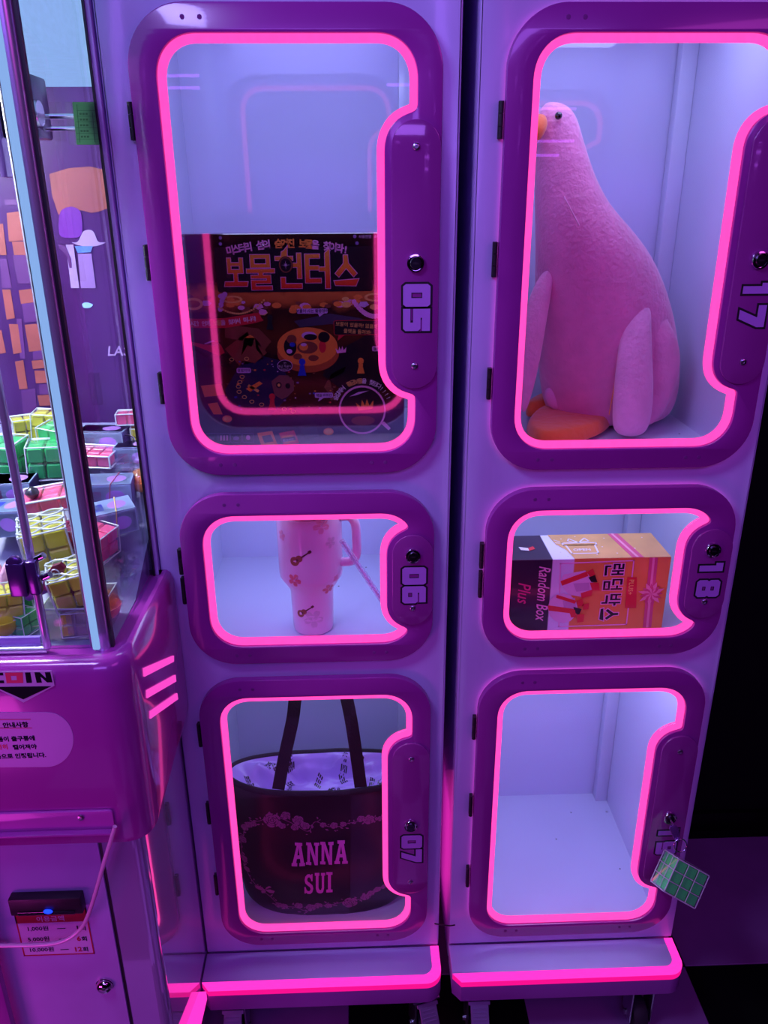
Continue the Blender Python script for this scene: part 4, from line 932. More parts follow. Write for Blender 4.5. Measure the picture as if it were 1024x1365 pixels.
# two printed presents
M_pres = mat('present_lilac_print', (.80, .52, .72), .4); M_pres2 = mat('present_shadow_print', (.60, .34, .55), .4)
rs('present', [(748, 770), (752, 765), (780, 760), (790, 772), (792, 785), (775, 795), (758, 792), (750, 782)], M_pres, .0012); rs('present_shade', [(764, 777), (785, 776), (786, 786), (768, 788)], M_pres2, .0016)
rs('present_ribbon', [(747, 774), (782, 761), (784, 767), (749, 780)], M_redp, .0018); rs('present_ribbon', [(774, 790), (790, 785), (788, 793), (775, 797)], M_redp, .0018)
rs('present_bow', [(782, 762), (790, 757), (793, 765), (786, 768)], M_redp, .0021); rs('present_bow', [(786, 776), (798, 776), (799, 786), (789, 786)], M_redp, .0021); rs('present_bow', [(784, 769), (793, 766), (796, 775), (788, 775)], M_bk, .0020)
rs('present', ell_ := [(753+20*math.cos(t)-3, 810+20*math.sin(t)) for t in [2*PI*i/12 for i in range(12)]], M_pres, .0014)
rs('present_shade', [(750, 800), (766, 796), (768, 812), (752, 814)], M_pres2, .0018)
rs('present_ribbon', [(730, 806), (772, 812), (771, 818), (731, 813)], M_redp, .0020); rs('present_ribbon', [(742, 792), (768, 800), (766, 804), (741, 796)], M_redp, .0020)
rs('present_bow', [(768, 800), (776, 797), (778, 806), (770, 808)], M_redp, .0023); rs('present_bow', [(776, 805), (785, 803), (784, 811), (777, 812)], M_redp, .0023); rs('present_bow', [(758, 813), (766, 812), (768, 822), (761, 822)], M_redp, .0023); rs('present_bow', [(768, 818), (779, 818), (777, 828), (769, 829)], M_redp, .0023); rs('present_bow', [(764, 808), (775, 811), (771, 820), (766, 815)], M_bk, .0022)

# ------------------------------------------------------------------ key with puzzle-cube fob in lock 19
M_green = mat('green_block', (.04, .85, .14), .35, coat=.3); M_green2 = mat('pale_green_block', (.09, .46, .16), .4, coat=.2)
M_case = clear_mat('clear_case', (.90, .86, .95), refl=1.3, haze=.05, hazecol=(.7, .6, .8))
M_edge = mat('case_edge_plastic', (.50, .42, .58), .3, coat=.3)
KL = Vector((PCX+.5168, -.0226, .557))
ky = thing('key_fob', 'key in lock 19 with ring and clear puzzle cube of green blocks', 'keychain', tuple(KL))
K = lambda v: Vector(v)-KL
tube('key_blade', [(0, -.0075, 0), (0, -.020, -.001)], .0028, M_chrome, ky, 8)
ka, kb = Vector((0, -.020, -.002)), K(at(904, 1122, 'y', -.055))
kd = (kb-ka); kn = kd.normalized(); ks = Vector((1, 0, 0)); kt = kn.cross(ks).normalized()
def keyp(a, b, c): return ka+kn*a+ks*b+kt*c
Lk = kd.length
Fk = (ka, ks, kn*-1, kt)
slab('key_bow', [[(-.006, 0), (.006, 0), (.009, -.006), (.008, -Lk*.5), (.004, -Lk), (-.004, -Lk), (-.008, -Lk*.5), (-.009, -.006)], circ(0, -Lk*.86, .0022, 10)], -.0014, .0014, mat('violet_key_metal', (.38, .12, .60), .25, metal=.8), ky, Fk, bev=.0006)
rc = K(at(907, 1127, 'y', -.060)); 
tube('split_ring', [rc+Vector((.0125*math.cos(t), .004*math.sin(t), .0125*math.sin(t))) for t in [2*PI*i/28 for i in range(28)]], .0011, M_chrome, ky, 8, True)
cc = K(at(906, 1171, 'y', -.083)); E = .0690
Bc = Matrix((cr, fwd, cu)).transposed()      # cube hangs tilted with its broad face up towards the room
Rc = Bc@Matrix.Rotation(math.radians(29), 3, 'Y')@Matrix.Rotation(math.radians(-9), 3, 'X')@Matrix.Rotation(math.radians(-1), 3, 'Z')
Mc = Matrix.Translation(cc)@Rc.to_4x4()
for nm, hole in (('case', None),):
    bm = bmesh.new(); add_box(bm, (-E/2, -E/2, -E/2), (E/2, E/2, E/2), .003, 2, Mc); bmo('clear_case', bm, M_case, ky, auto=35)
blk = bmesh.new(); add_box(blk, (-.0101, -.0101, -.0101), (.0101, .0101, .0101), .0012, 1); bme = bpy.data.meshes.new('green_block'); blk.to_mesh(bme); blk.free(); bme.materials.append(M_green)
for i in range(3):
    for j in range(3):
        for k in range(3):
            if (i, j, k) == (1, 1, 1): continue
            o = bpy.data.objects.new('green_block', bme); C.objects.link(o); o.parent = ky
            o.matrix_local = Mc@Matrix.Translation(((i-1)*.0218, (j-1)*.0218, (k-1)*.0218))
for ax in range(3):
    for a in (-1, 1):
        for b in (-1, 1):
            v = Vector((0, 0, 0)); v[(ax+1) % 3] = a*(E/2-.001); v[(ax+2) % 3] = b*(E/2-.001); p = v.copy(); q = v.copy(); p[ax] = -E/2+.002; q[ax] = E/2-.002
            tube('case_edge', [Mc@p, Mc@q], .0012, M_edge, ky, 6)
for s in (-1, 1):
    for t_ in (-.0109, .0109):
        tube('case_rib', [Mc@Vector((-E/2, s*E/2, t_)), Mc@Vector((E/2, s*E/2, t_))], .0008, M_edge, ky, 6); tube('case_rib', [Mc@Vector((s*E/2, -E/2, t_)), Mc@Vector((s*E/2, E/2, t_))], .0008, M_edge, ky, 6)
        tube('case_rib', [Mc@Vector((t_, s*E/2, -E/2)), Mc@Vector((t_, s*E/2, E/2))], .0007, M_edge, ky, 6); tube('case_rib', [Mc@Vector((s*E/2, t_, -E/2)), Mc@Vector((s*E/2, t_, E/2))], .0007, M_edge, ky, 6)


# ------------------------------------------------------------------ claw machine on the left
M_hous = mat('magenta_purple_shell', (.40, .04, .38), .18, coat=.7, var=.04, coatr=.05)
M_side = mat('gloss_lilac_side', (.50, .42, .72), .07, metal=.35, coat=1.0, var=.02, coatr=.015)
M_side.node_tree.nodes['Principled BSDF'].inputs['Coat IOR'].default_value = 1.8
M_ventl = emit_mat('lit_vent_magenta', (1.0, .07, .62), 1.0)
M_rimp = mat('violet_rim', (.34, .10, .62), .3, coat=.5)
M_mural = blotch_mat('purple_mural', [(.3, (.055, .012, .095)), (.7, (.085, .02, .14))], 5, 2, .3, .3)
M_salm = mat('salmon_print', (.30, .068, .065), .5, var=.12, vscale=20); M_plumm = mat('plum_print', (.10, .02, .14), .5); M_pale = mat('pale_figure_print', (.42, .28, .55), .5)
M_inside = mat('white_inside', (.66, .70, .86), .4); M_lightbox = emit_mat('blue_white_diffuser', (.27, .46, .80), 1.15)
XS = -.4985
M_postglow = emit_mat('pale_blue_post_glow', (.26, .45, .88), .95)
cm = thing('claw_machine', 'purple claw machine with chrome posts, glass cabin and magenta coin housing', 'claw machine')
G = frame((0, 0, 0), (1, 0, 0), (0, 1, 0))
def plan(xr, yf, yb, r, xl=-1.08, n=8):
    return [(xl, yb), (xl, yf)]+[(xr-r+r*math.sin(t), yf+r-r*math.cos(t)) for t in [PI/2*i/n for i in range(n+1)]]+[(xr, yb)]
slab('cabinet', [plan(XS, -.279, .30, .017)], .09, .829, M_side, cm, G)
slab('upper_body', [plan(XS, -.003, .30, .0001)], .8295, 1.104, M_side, cm, G)
# housing: stacked rounded sections
secs = [(.797, -.482, -.286, .040), (.800, -.476, -.298, .045), (.812, -.4745, -.302, .05), (1.075, -.4745, -.302, .05), (1.100, -.4755, -.299, .05), (1.112, -.479, -.293, .048), (1.117, -.485, -.284, .042), (1.1165, -.492, -.272, .035), (1.108, -.497, -.262, .03)]
hs = loft('coin_housing', [[Vector((x, y, z+(.028*max(0, (y+.29)/.29) if z < .82 else 0))) for x, y in densify(plan(xr, yf, -.0042, r, -1.075), .05) + []] if False else [Vector((x, y, z+(.028*min(1, max(0, (y+.28)/.1)) if z < .82 else 0))) for x, y in plan(xr, yf, -.0042, r, -1.075)] for z, xr, yf, r in secs], M_hous, cm, smooth=True)
hs.data.set_sharp_from_angle(angle=math.radians(40))
slab('rim_ledge', [plan(-.4995, -.262, .298, .02, -1.07)], 1.1045, 1.1075, M_rimp, cm, G)
sx_ = lambda px, py: (lambda p: (p.y, p.z))(at(px, py, 'x', -.4743))
SD = frame((-.4743, 0, 0), (0, 1, 0), (0, 0, 1))
for q in ([(190.5, 890.7), (230.4, 873.9), (230.4, 882), (191.4, 902)], [(195, 920), (232.6, 899.6), (233.5, 908.4), (195, 930.6)], [(199.4, 948), (234.8, 924), (236, 932), (199.4, 958)]):
    slab('vent_slat', [[sx_(*p) for p in q]], 0, .0022, M_ventl, cm, SD)
FH = frame((0, -.3021, 0), (1, 0, 0), (0, 0, 1)); FC = frame((0, -.2795, 0), (1, 0, 0), (0, 0, 1))
h2 = lambda px, py: (lambda p: (p.x, p.z))(at(px, py, 'y', -.3025)); c2 = lambda px, py: (lambda p: (p.x, p.z))(at(px, py, 'y', -.2835))
# coin sign
M_signw = mat('sign_lilac_white', (.62, .36, .70), .7, spec=.2); M_signr = mat('sign_red', (.60, .01, .03), .4); M_signk = mat('sign_black', (.008, .006, .012), .8, spec=.1)
slab('coin_sign', [[h2(*p) for p in [(-12, 895), (68.6, 894), (72.8, 914), (31.4, 936.5), (-12, 914)]]], 0, .0006, M_signw, cm, FH)
slab('sign_arrow', [[h2(*p) for p in [(-6, 915.5), (68.5, 914.5), (31.4, 932)]]], .0007, .0010, M_signk, cm, FH)
def hp(name, pts, m, w=.0007): slab(name, [[h2(*p) for p in q] for q in pts], w, w+.0003, m, cm, FH)
hp('sign_letter', [[(7, 896.5), (30.5, 896.2), (31.2, 910), (9, 910.3)], [(14.5, 900.6), (22, 900.5), (22.7, 906.5), (15.3, 906.7)]], M_signr)
hp('sign_letter', [[(33.5, 896.2), (40.5, 896.1), (42.8, 909.8), (35.6, 910)]], M_signk)
hp('sign_letter', [[(46, 896), (53, 896), (61.5, 904), (60, 896), (67, 895.8), (70, 909.2), (63, 909.4), (54, 901.5), (56, 909.6), (49, 909.8)]], M_signk)
hp('sign_letter', [[(-14, 896.8), (4, 896.6), (4.6, 900), (-7, 900.2), (-5.6, 907), (5.2, 906.8), (5.8, 910.3), (-12, 910.5)]], M_signk)
# notice sticker
pts = []
for t in [i/20 for i in range(21)]:
    a = -PI/2+PI*t; pts.append((62+36*math.cos(a)+(4 if t > .5 else 0)*0, 986+36.5*math.sin(a)))
slab('notice_sticker', [[h2(*p) for p in [(-60, 1023.5)][:0]+[(-70, 949.5)]+pts+[(-70, 1023.5)]]], 0, .0005, mat('notice_lilac', (.50, .24, .62), .4), cm, FH)
def ht(s, px, py, size, m, al='RIGHT', b=.0003): u, v = h2(px, py); text('lettering', s, size, FH, m, cm, u, v, .0009, .010, b, 0, al)
ht('안내사항', 38.5, 968.3, .0098, M_signk); hp('notice_rule', [[(-20, 958.6), (41, 958.3), (41, 958.9), (-20, 959.3)]], M_signr); hp('notice_rule', [[(-20, 970), (43, 969.7), (43, 970.3), (-20, 970.7)]], M_signr)
ht('상품이 출구통에', 47.5, 986.2, .0092, M_signk); ht('떨어져야', 49.5, 997.4, .0092, M_signk); ht('완전히', 11.5, 997.8, .0092, M_signr); ht('획득으로 인정됩니다.', 62, 1008.6, .0092, M_signk)
# bent ledge with screw, clear flap below
Pl = [h2(-200, 1086), h2(150, 1078.5), h2(151.5, 1104), h2(-200, 1112)]
z1_, z0_ = Pl[1][1], Pl[2][1]; xr_ = Pl[1][0]
M_ledge = mat('magenta_ledge', (.55, .07, .50), .3, coat=.3)
slab('flap_ledge', [rrect(-1.0, z0_, xr_, z1_, (0, .006, .006, 0), 5)], .0002, .004, M_ledge, cm, FH, bev=.0008)
box('ledge_lip', (-1.0, -.3165, z0_-.001), (xr_-.004, -.3063, z0_+.003), M_ledge, cm, .001)
lathe('screw', [(.0052, 0), (.005, .002), (.003, .003), (.002, .003), (.0018, .0018)], M_steel, cm, 16, placed(FH, *h2(109, 1087), .0042))
FF = frame((0, -.318, 0), (1, 0, 0), (0, 0, 1)); f2 = lambda px, py: (lambda p: (p.x, p.z))(at(px, py, 'y', -.320))
edge = [f2(*p) for p in [(153, 1102), (146, 1126), (138, 1152), (129, 1184), (120, 1213), (112.5, 1231), (104, 1242), (92, 1251), (76, 1257), (55, 1259.5), (25, 1260.5), (-5, 1261), (-120, 1264)]]
slab('clear_flap', [[(edge[-1][0], edge[0][1])]+edge], 0, .003, clear_mat('flap_acrylic', (.96, .93, .98), refl=.6), cm, FF)
tube('flap_edge', [fr(FF, u, v, .0015) for u, v in [(e.x, e.y) for e in cubic([(a, b, 0) for a, b in edge], 3)]], .0034, mat('flap_edge_acrylic', (.80, .42, .70), .12, coat=1), cm, 8)
# cabinet door with bill slot, price card, lock
slab('service_door', [rrect(-.995, .12, -.5665, .790, .004, 3)], 0, .0035, mat('lilac_door', (.50, .36, .74), .3, coat=.3), cm, FC, bev=.001)
slab('door_gap', [rrect(-.5660, .11, -.5620, .790, .0005, 1)], 0, .0004, M_black, cm, FC)
x0, zA = c2(15, 1189); x1, _ = c2(111.5, 1188); zB = at(64, 1220, 'y', -.300).z
ba = box('bill_acceptor', (x0, -.300, zB), (x1, -.2832, zA), M_black, cm, .002)
box('acceptor_mouth', (x0+.012, -.3022, zB+.002), (x1-.012, -.3002, zB+.009), mat('glossy_black', (.01, .01, .015), .1, coat=1), ba, .0008)
lathe('blue_led', [(.0045, 0), (.004, .001), (.0015, .0016)], emit_mat('blue_led', (.006, .03, 1.0), 4), ba, 16, placed(frame((0, -.3023, 0), (1, 0, 0), (0, 0, 1)), *(lambda p: (p.x, p.z))(at(64, 1215, 'y', -.3023)), 0)@Matrix.Scale(1.6, 4, (1, 0, 0)))
FD = frame((0, -.2832, 0), (1, 0, 0), (0, 0, 1))
M_cardw = mat('price_card_white', (.62, .50, .74), .4); M_cardr = mat('price_card_red', (.42, .01, .04), .4)
q = [c2(20, 1200), c2(114, 1198), c2(126.5, 1271), c2(32, 1274.5)]
xa, xb, za, zb = q[3][0], q[2][0], (q[2][1]+q[3][1])/2, q[0][1]
slab('price_card', [[(xa, za), (xb, za), (xb, zb), (xa, zb)]], 0, .0004, M_cardw, cm, FD)
for L in ([(xa, za), (xb, za), (xb, za+.0022), (xa, za+.0022)], [(xa, za), (xa+.0022, za), (xa+.0022, zb), (xa, zb)], [(xb-.0022, za), (xb, za), (xb, zb), (xb-.0022, zb)], [(xa, c2(60, 1229.5)[1]), (xb, c2(60, 1229.5)[1]), (xb, zb), (xa, zb)]):
    slab('price_card_border', [L], .0005, .0008, M_cardr, cm, FD)
def ct(s, px, py, size, m, al='LEFT', b=.0002): u, v = c2(px, py); text('lettering', s, size, FD, m, cm, u, v, .0010, .008, b, 0, al)
ct('이용금액', 68, 1227, .0125, M_cardw, 'CENTER')
for i, (a, b) in enumerate((('1,000원', '1'), ('5,000원', '6'), ('10,000원', '12'))):
    y = 1240.5+i*14
    ct(a, 36+i*1.5, y, .0115, M_signk, 'LEFT', .0001); ct('—', 77+i*2.2, y-1, .0130, M_signk); ct(b, 107+i*1.6, y-1, .0140, M_cardr if i else M_signk, 'RIGHT', .0004); ct('회', 107.5+i*1.6, y-1, .0110, M_signk)
lathe('door_lock', [(.0150, 0), (.0148, .002), (.0135, .003), (.0130, .006), (.0105, .0095), (.006, .0115), (.001, .012)], M_chrome, cm, 32, placed(FD, *c2(140, 1312), .0004))
# neon: strip rising along the cabinet's flank and an added, out-of-view loop for pink glow at left
sp = [(-.0890, .178), (-.0890, .200), (-.19, .249), (-.262, .284), (-.262, .238), (-.19, .196)]
slab('side_neon_strip', [sp], 0, .0145, M_base, cm, frame((XS+.0003, 0, 0), (0, 1, 0), (0, 0, 1)))
op = rrect(-1.02, .28, -.778, .98, .05, 8); slab('added_neon_loop', [op, offset_loop(op, .012)], .0002, .016, M_base, cm, frame((0, -.303, 0), (1, 0, 0), (0, 0, 1)))
slab('neon_loop_frame', [offset_loop(op, -.03), offset_loop(op, -.0005)], .0002, .012, M_frame, cm, frame((0, -.303, 0), (1, 0, 0), (0, 0, 1)), bev=.002)
# glass cabin
ZT = 2.11
px_ = -.5275
tube('corner_post', [(px_, -.2385, 1.108), (px_, -.2385, ZT)], .0125, M_rod, cm, 24)
slab('post_glow_bar', [rrect(-.0090, 1.112, .0010, ZT-.01, .002, 3)], 0, .0022, M_postglow, cm, frame((px_, -.2510, 0), (1, 0, 0), (0, 0, 1)))  # glowing bar added to stand for the post's pale blue reflection
tube('post_liner', [(px_-.0135, -.2330, 1.108), (px_-.0135, -.2330, ZT)], .006, M_steel, cm, 12)
box('post_gasket', (-.5152, -.240, 1.108), (-.5110, -.232, ZT), M_black, cm)
box('rear_gasket', (-.5075, -.0098, 1.108), (-.5045, -.0050, ZT), M_black, cm)
box('side_pane', (-.5120, -.2315, 1.108), (-.5080, -.0100, ZT), M_glass2, cm)
box('rear_post', (-.5070, -.0048, 1.108), (XS, .30, ZT), M_body, cm, .001)
box('front_pane', (-1.06, -.2420, 1.108), (-.545, -.2380, ZT), M_glass2, cm)
tube('door_stile', [(-.6005, -.252, 1.118), (-.6005, -.252, ZT)], .0058, M_rod, cm, 16)
tube('door_stile', [(-1.03, -.252, 1.118), (-1.03, -.252, ZT)], .0058, M_rod, cm, 16)
tube('door_rail', [(-1.03, -.252, 1.114), (-.6005, -.252, 1.114)], .0058, M_rod, cm, 16)
box('door_sill', (-1.02, -.250, 1.119), (-.610, -.244, 1.133), mat('lilac_sill', (.40, .28, .75), .25, coat=.4), cm, .001)
for (px, py) in ((122, 10), (165, 391), (205, 697)):
    p = at(px, py, 'x', -.5078); lathe('glass_screw', [(.0045, 0), (.004, .002), (.002, .003)], M_steel, cm, 12, Matrix.Translation(p)@Matrix.Rotation(PI/2, 4, 'Y'))
lx0, lx1, lz0, lz1 = -.627, -.5865, 1.210, 1.262
M_latch = mat('dark_violet_latch', (.10, .04, .20), .25, metal=.6, coat=.4)
la = box('door_latch', (lx0, -.276, lz0), (lx0+.024, -.2585, lz1-.002), M_latch, cm, .003)
box('latch_keeper', (lx0+.0248, -.274, lz0+.001), (lx1, -.2585, lz1), M_latch, la, .004)
for (dx, dz) in ((.046, .055), (.050, .026)): tube('latch_knob', [(lx0+dx-.008, -.262, lz0+dz-.004), (lx0+dx+.004, -.264, lz0+dz+.002)], .0048, M_chrome, la, 14)
lathe('latch_wheel', [(.010, 0), (.010, .006), (.007, .008)], M_latch, la, 20, placed(frame((0, -.2765, 0), (1, 0, 0), (0, 0, 1)), lx0+.011, lz1-.003, -.010))
# inside: back mural, floor, light box
box('back_wall', (-1.06, .290, 1.105), (-.508, .298, ZT), M_mural, cm)
box('left_wall', (-1.06, -.235, 1.105), (-1.052, .289, ZT), M_inside, cm)
lb = box('light_box', (-1.05, -.228, 1.886), (-.514, .288, ZT), M_lightbox, cm)
rp = mk('prize_ramp', [(-1.05, -.232, 1.108), (-.515, -.232, 1.108), (-.515, -.10, 1.110), (-1.05, -.10, 1.110), (-1.05, .286, 1.300), (-.515, .286, 1.300), (-1.05, .286, 1.108), (-.515, .286, 1.108)], [(0, 1, 2, 3), (3, 2, 5, 4), (4, 5, 7, 6), (0, 6, 7, 1), (0, 3, 4, 6), (1, 7, 5, 2)], mat('lavender_prize_bed', (.22, .22, .36), .4), cm)
area('claw_cabin_light', (-.93, -.02, 1.87), (-.66, .0, 1.15), .18, 26, (.85, .92, 1.0), .42)
FB = frame((0, .2897, 0), (1, 0, 0), (0, 0, 1)); w2 = lambda px, py: (lambda p: (p.x, p.z))(at(px, py, 'y', .2895))
def mural(name, pts, m, w=.0003, sm=0):
    P = [w2(*p) for p in pts]
    if sm: P = [(v.x, v.y) for v in cubic([(a, b, 0) for a, b in P], 5, True)]
    slab(name, [P], w, w+.0004, m, cm, FB)
for q in ([(9, 284), (31, 281), (38, 320), (12, 322)], [(16, 322), (42, 322), (45, 340), (19, 340)], [(3, 386), (14, 386), (20, 424), (9, 426)], [(25, 387), (48, 384), (52, 402), (28, 405)], [(33, 433), (56, 431), (62, 466), (39, 469)], [(12, 432), (24, 432), (29, 470), (18, 472)], [(42, 481), (63, 479), (65, 490), (44, 492)], [(20, 482), (31, 480), (37, 518), (26, 519)], [(46, 494), (64, 494), (67, 510), (48, 511)], [(50, 527), (70, 526), (72, 540), (53, 541)], [(-10, 300), (4, 298), (9, 340), (-6, 340)], [(-8, 440), (2, 440), (8, 470), (-2, 472)]):
    mural('mural_window', q, M_salm)
for q in ([(17, 340), (40, 340), (44, 378), (24, 378)], [(29, 405), (50, 403), (54, 428), (33, 430)], [(44, 466), (64, 464), (66, 478), (44, 480)], [(6, 266), (28, 266), (29, 273), (7, 273)], [(0, 345), (9, 345), (16, 384), (3, 384)], [(22, 425), (29, 425), (34, 478), (27, 478)], [(52, 512), (70, 512), (71, 525), (53, 526)], [(28, 520), (47, 518), (50, 556), (32, 558)]):
    mural('mural_shadow', q, M_plumm, .0002)
mural('mural_patch', [(66, 232), (92, 224), (120, 222), (138, 226), (141, 262), (143, 278), (132, 282), (122, 284), (108, 280), (96, 284), (78, 286), (70, 262)], M_salm, .0006)
mural('mural_cap', [(80, 285), (88, 277), (98, 276), (107, 282), (110, 300), (108, 314), (96, 317), (80, 313)], mat('mural_violet', (.16, .02, .30), .4), .0012, 1)
mural('mural_cloud', [(96, 323), (104, 322), (112, 308), (124, 308), (131, 322), (141, 323), (128, 328), (110, 328)], M_pale, .0010, 1)
mural('mural_cloth', [(100, 328), (124, 328), (121, 336), (104, 337)], mat('mural_blue', (.10, .22, .62), .4), .0014)
mural('mural_column', [(88, 326), (98, 326), (106, 384), (95, 384)], M_pale, .0010); mural('mural_column', [(104, 338), (122, 338), (128, 384), (108, 384)], mat('mural_mauve', (.30, .16, .42), .5), .0009)
mural('mural_arch', [(78, 325), (88, 328), (95, 345), (96, 357), (93, 357), (90, 342), (80, 331)], M_plumm, .0016)
mural('mural_glow', [(110, 405), (116, 403), (124, 406), (120, 410), (112, 410)], mat('mural_sky_blue', (.35, .65, 1.0), .4), .0010, 1)
text('lettering', 'LAST', .026, FB, M_pale, cm, *w2(143, 474), .0012, 0, .0004, .2)
# gantry: rail, trolley, winch and claw
box('gantry_rail', (-1.04, .0, 1.815), (-.53, .012, 1.822), M_chrome, cm, .002); box('gantry_rail', (-1.04, .0, 1.800), (-.53, .012, 1.806), M_chrome, cm, .002)
tr = box('claw_trolley', (-.710, -.02, 1.790), (-.585, .04, 1.870), M_darkmetal, cm, .004)
box('trolley_plate', (-.6445, -.028, 1.74), (-.634, .03, 1.862), mat('clear_violet_plate', (.30, .18, .45), .15, coat=.8), tr, .002)
tube('winch_drum', [(-.60, -.03, 1.82), (-.575, -.03, 1.82)], .016, M_steel, tr, 20)
tube('claw_cord', [(-.80, .01, 1.80), (-.80, .01, 1.76)], .0022, M_rubber, tr, 8)
cl = lathe('claw_head', [(.004, .06), (.020, .055), (.024, .03), (.020, .005), (.008, 0)], M_steel, cm, 24, Matrix.Translation((-.80, .01, 1.700)))
for k in range(3):
    a = 2*PI*k/3+.4; c_, s_ = math.cos(a), math.sin(a)
    tube('claw_finger', [(-.80+r*c_, .01+r*s_, z) for r, z in ((.018, 1.715), (.035, 1.705), (.042, 1.680), (.034, 1.650), (.016, 1.634))], .0030, M_chrome, cl, 8)
for o in (cl,): pass
# green paper list taped to the side pane
gy = lambda px, py: (lambda p: (p.y, p.z))(at(px, py, 'x', -.5078))
FS = frame((-.5078, 0, 0), (0, 1, 0), (0, 0, 1))
a_, b_ = gy(97, 136), gy(141, 194)
M_gp = mat('green_paper', (.16, .42, .20), .7)
nt = M_gp.node_tree; tl = nt.nodes.new('ShaderNodeBsdfTranslucent'); tl.inputs[0].default_value = (.20, .40, .24, 1); mx = nt.nodes.new('ShaderNodeMixShader'); mx.inputs[0].default_value = .6
nt.links.new(nt.nodes['Principled BSDF'].outputs[0], mx.inputs[1]); nt.links.new(tl.outputs[0], mx.inputs[2]); nt.links.new(mx.outputs[0], nt.nodes['Material Output'].inputs[0])
gn = slab('green_price_list', [[gy(96, 136), gy(138, 136), gy(142, 193), gy(102, 193)]], .0002, .0008, M_gp, None, FS)
tag(gn, 'small green paper list with ruled rows taped inside the claw machine glass', 'paper note')
M_gl = mat('green_ink', (.05, .16, .07), .7)
def gq(name, pts): slab(name, [[gy(*p) for p in pts]], .0009, .0011, M_gl, gn, FS)
for k in range(6): y = 147+k*7.6; gq('ruled_line', [(101, y), (140, y), (140, y+.6), (101, y+.6)])
gq('ruled_line', [(101, 139), (101.6, 139), (106, 190), (105.4, 190)]); gq('ruled_line', [(122, 150), (122.6, 150), (126, 190), (125.4, 190)])
for k in range(5): y = 150.5+k*7.6; [gq('ink_mark', [(105+j*4+k*.5, y), (107.6+j*4+k*.5, y), (107.8+j*4+k*.5, y+2.6), (105.2+j*4+k*.5, y+2.6)]) for j in range(3)]

# ------------------------------------------------------------------ prizes in the claw cabin
def zs(y): return 1.110+.19*max(0, y+.10)/.386
def spot(px, py, half, lift=0):
    """where the ray through a pixel meets the height of a thing resting on the sloping prize bed"""
    for k in range(600):
        y = -.20+k*.0008; p = at(px, py, 'y', y)
        if p.z <= zs(y)+half+lift: return p
    return p
PCOL = {'green': ((.02, .55, .12), (.08, .70, .25)), 'yellow': ((.72, .68, .03), (.80, .75, .12)), 'pink': ((.90, .08, .22), (.95, .25, .38)), 'orange': ((.80, .25, .08), (.85, .35, .15))}
M_pc = clear_mat('prize_case_clear', (.93, .95, .95), refl=1.2, haze=.03, hazecol=(.85, .9, .92)); M_pe = mat('prize_case_edge', (.62, .72, .68), .3, coat=.4)
PM = {k: mat('prize_'+k, v[0], .35, coat=.3) for k, v in PCOL.items()}
def rot_(rx, ry, rz): return (Matrix.Rotation(rz, 4, 'Z')@Matrix.Rotation(ry, 4, 'Y')@Matrix.Rotation(rx, 4, 'X'))
def puzzle(px, py, s, col, label, rot=(0, 0, .3), dims=(1, 1, 1), n=2, lift=0, grp=None):
    hx, hy, hz = [s*d/2 for d in dims]; R3 = rot_(*rot); ext = [sum(abs(R3[i][j])*(hx, hy, hz)[j] for j in range(3)) for i in range(3)]; p = spot(px, py, ext[2]+.49*ext[1]+.002, lift)
    p.x = min(p.x, -.5165-ext[0]); p.y = min(max(p.y, -.232+ext[1]), .266-ext[1]); p.z = max(p.z, zs(p.y)+ext[2]+.49*ext[1]*(p.y > -.10-ext[1])+.002)
    t = thing('puzzle_cube', label, 'toy', tuple(p), grp); t.rotation_euler = (0, 0, 0); M = rot_(*rot)
    bm = bmesh.new(); add_box(bm, (-hx, -hy, -hz), (hx, hy, hz), s*.05, 2, M); bmo('clear_case', bm, M_pc, t, auto=35)
    c = (2*hx/n, 2*hy/n, 2*hz/max(1, round(n*dims[2]/dims[0]))); nz = max(1, round(n*dims[2]/dims[0]))
    bm = bmesh.new(); add_box(bm, tuple(-q*.43 for q in c), tuple(q*.43 for q in c), min(c)*.08, 1); me = bpy.data.meshes.new('colour_block'); bm.to_mesh(me); bm.free(); me.materials.append(PM[col])
    for i in range(n):
        for j in range(n):
            for k in range(nz):
                if 0 < i < n-1 and 0 < j < n-1 and 0 < k < nz-1: continue
                o = bpy.data.objects.new('colour_block', me); C.objects.link(o); o.parent = t
                o.matrix_local = M@Matrix.Translation((-hx*.96+(i+.5)*c[0]*.96, -hy*.96+(j+.5)*c[1]*.96, -hz*.96+(k+.5)*c[2]*.96))
    H = (hx, hy, hz)
    for ax in range(3):
        for a in (-1, 1):
            for b in (-1, 1):
                v = Vector((0, 0, 0)); v[(ax+1) % 3] = a*H[(ax+1) % 3]*.97; v[(ax+2) % 3] = b*H[(ax+2) % 3]*.97; q1 = v.copy(); q2 = v.copy(); q1[ax] = -H[ax]*.95; q2[ax] = H[ax]*.95
                tube('case_edge', [M@q1, M@q2], s*.022, M_pe, t, 6)
    return t
def wavecase(t, s, M):   # white wavy lattice on the top face
    for k in range(3):
        for sg in (-1, 1):
            pts = [M@Vector((-s/2+s*i/18, (k-1)*s*.33+sg*.13*s*math.sin(2*PI*i/18), s/2+.0015)) for i in range(19)]; tube('lattice_band', pts, s*.022, M_pe, t, 6)
puzzle(62, 612, .062, 'green', 'large clear cube of green blocks in the middle of the prize pile', (0, .05, .25))
puzzle(8, 610, .066, 'green', 'large clear cube of green blocks by the left photo edge, same row', (.1, 0, -.2))
puzzle(98, 618, .036, 'green', 'narrow green puzzle cube half hidden behind the chrome corner post', (0, -.1, .6))
puzzle(76, 583, .050, 'green', 'green puzzle cube at the back behind the large green ones', (.1, .1, -.3), lift=.004)
puzzle(34, 572, .046, 'yellow', 'small yellow puzzle cube at the back of the prize bed', (0, 0, .5))
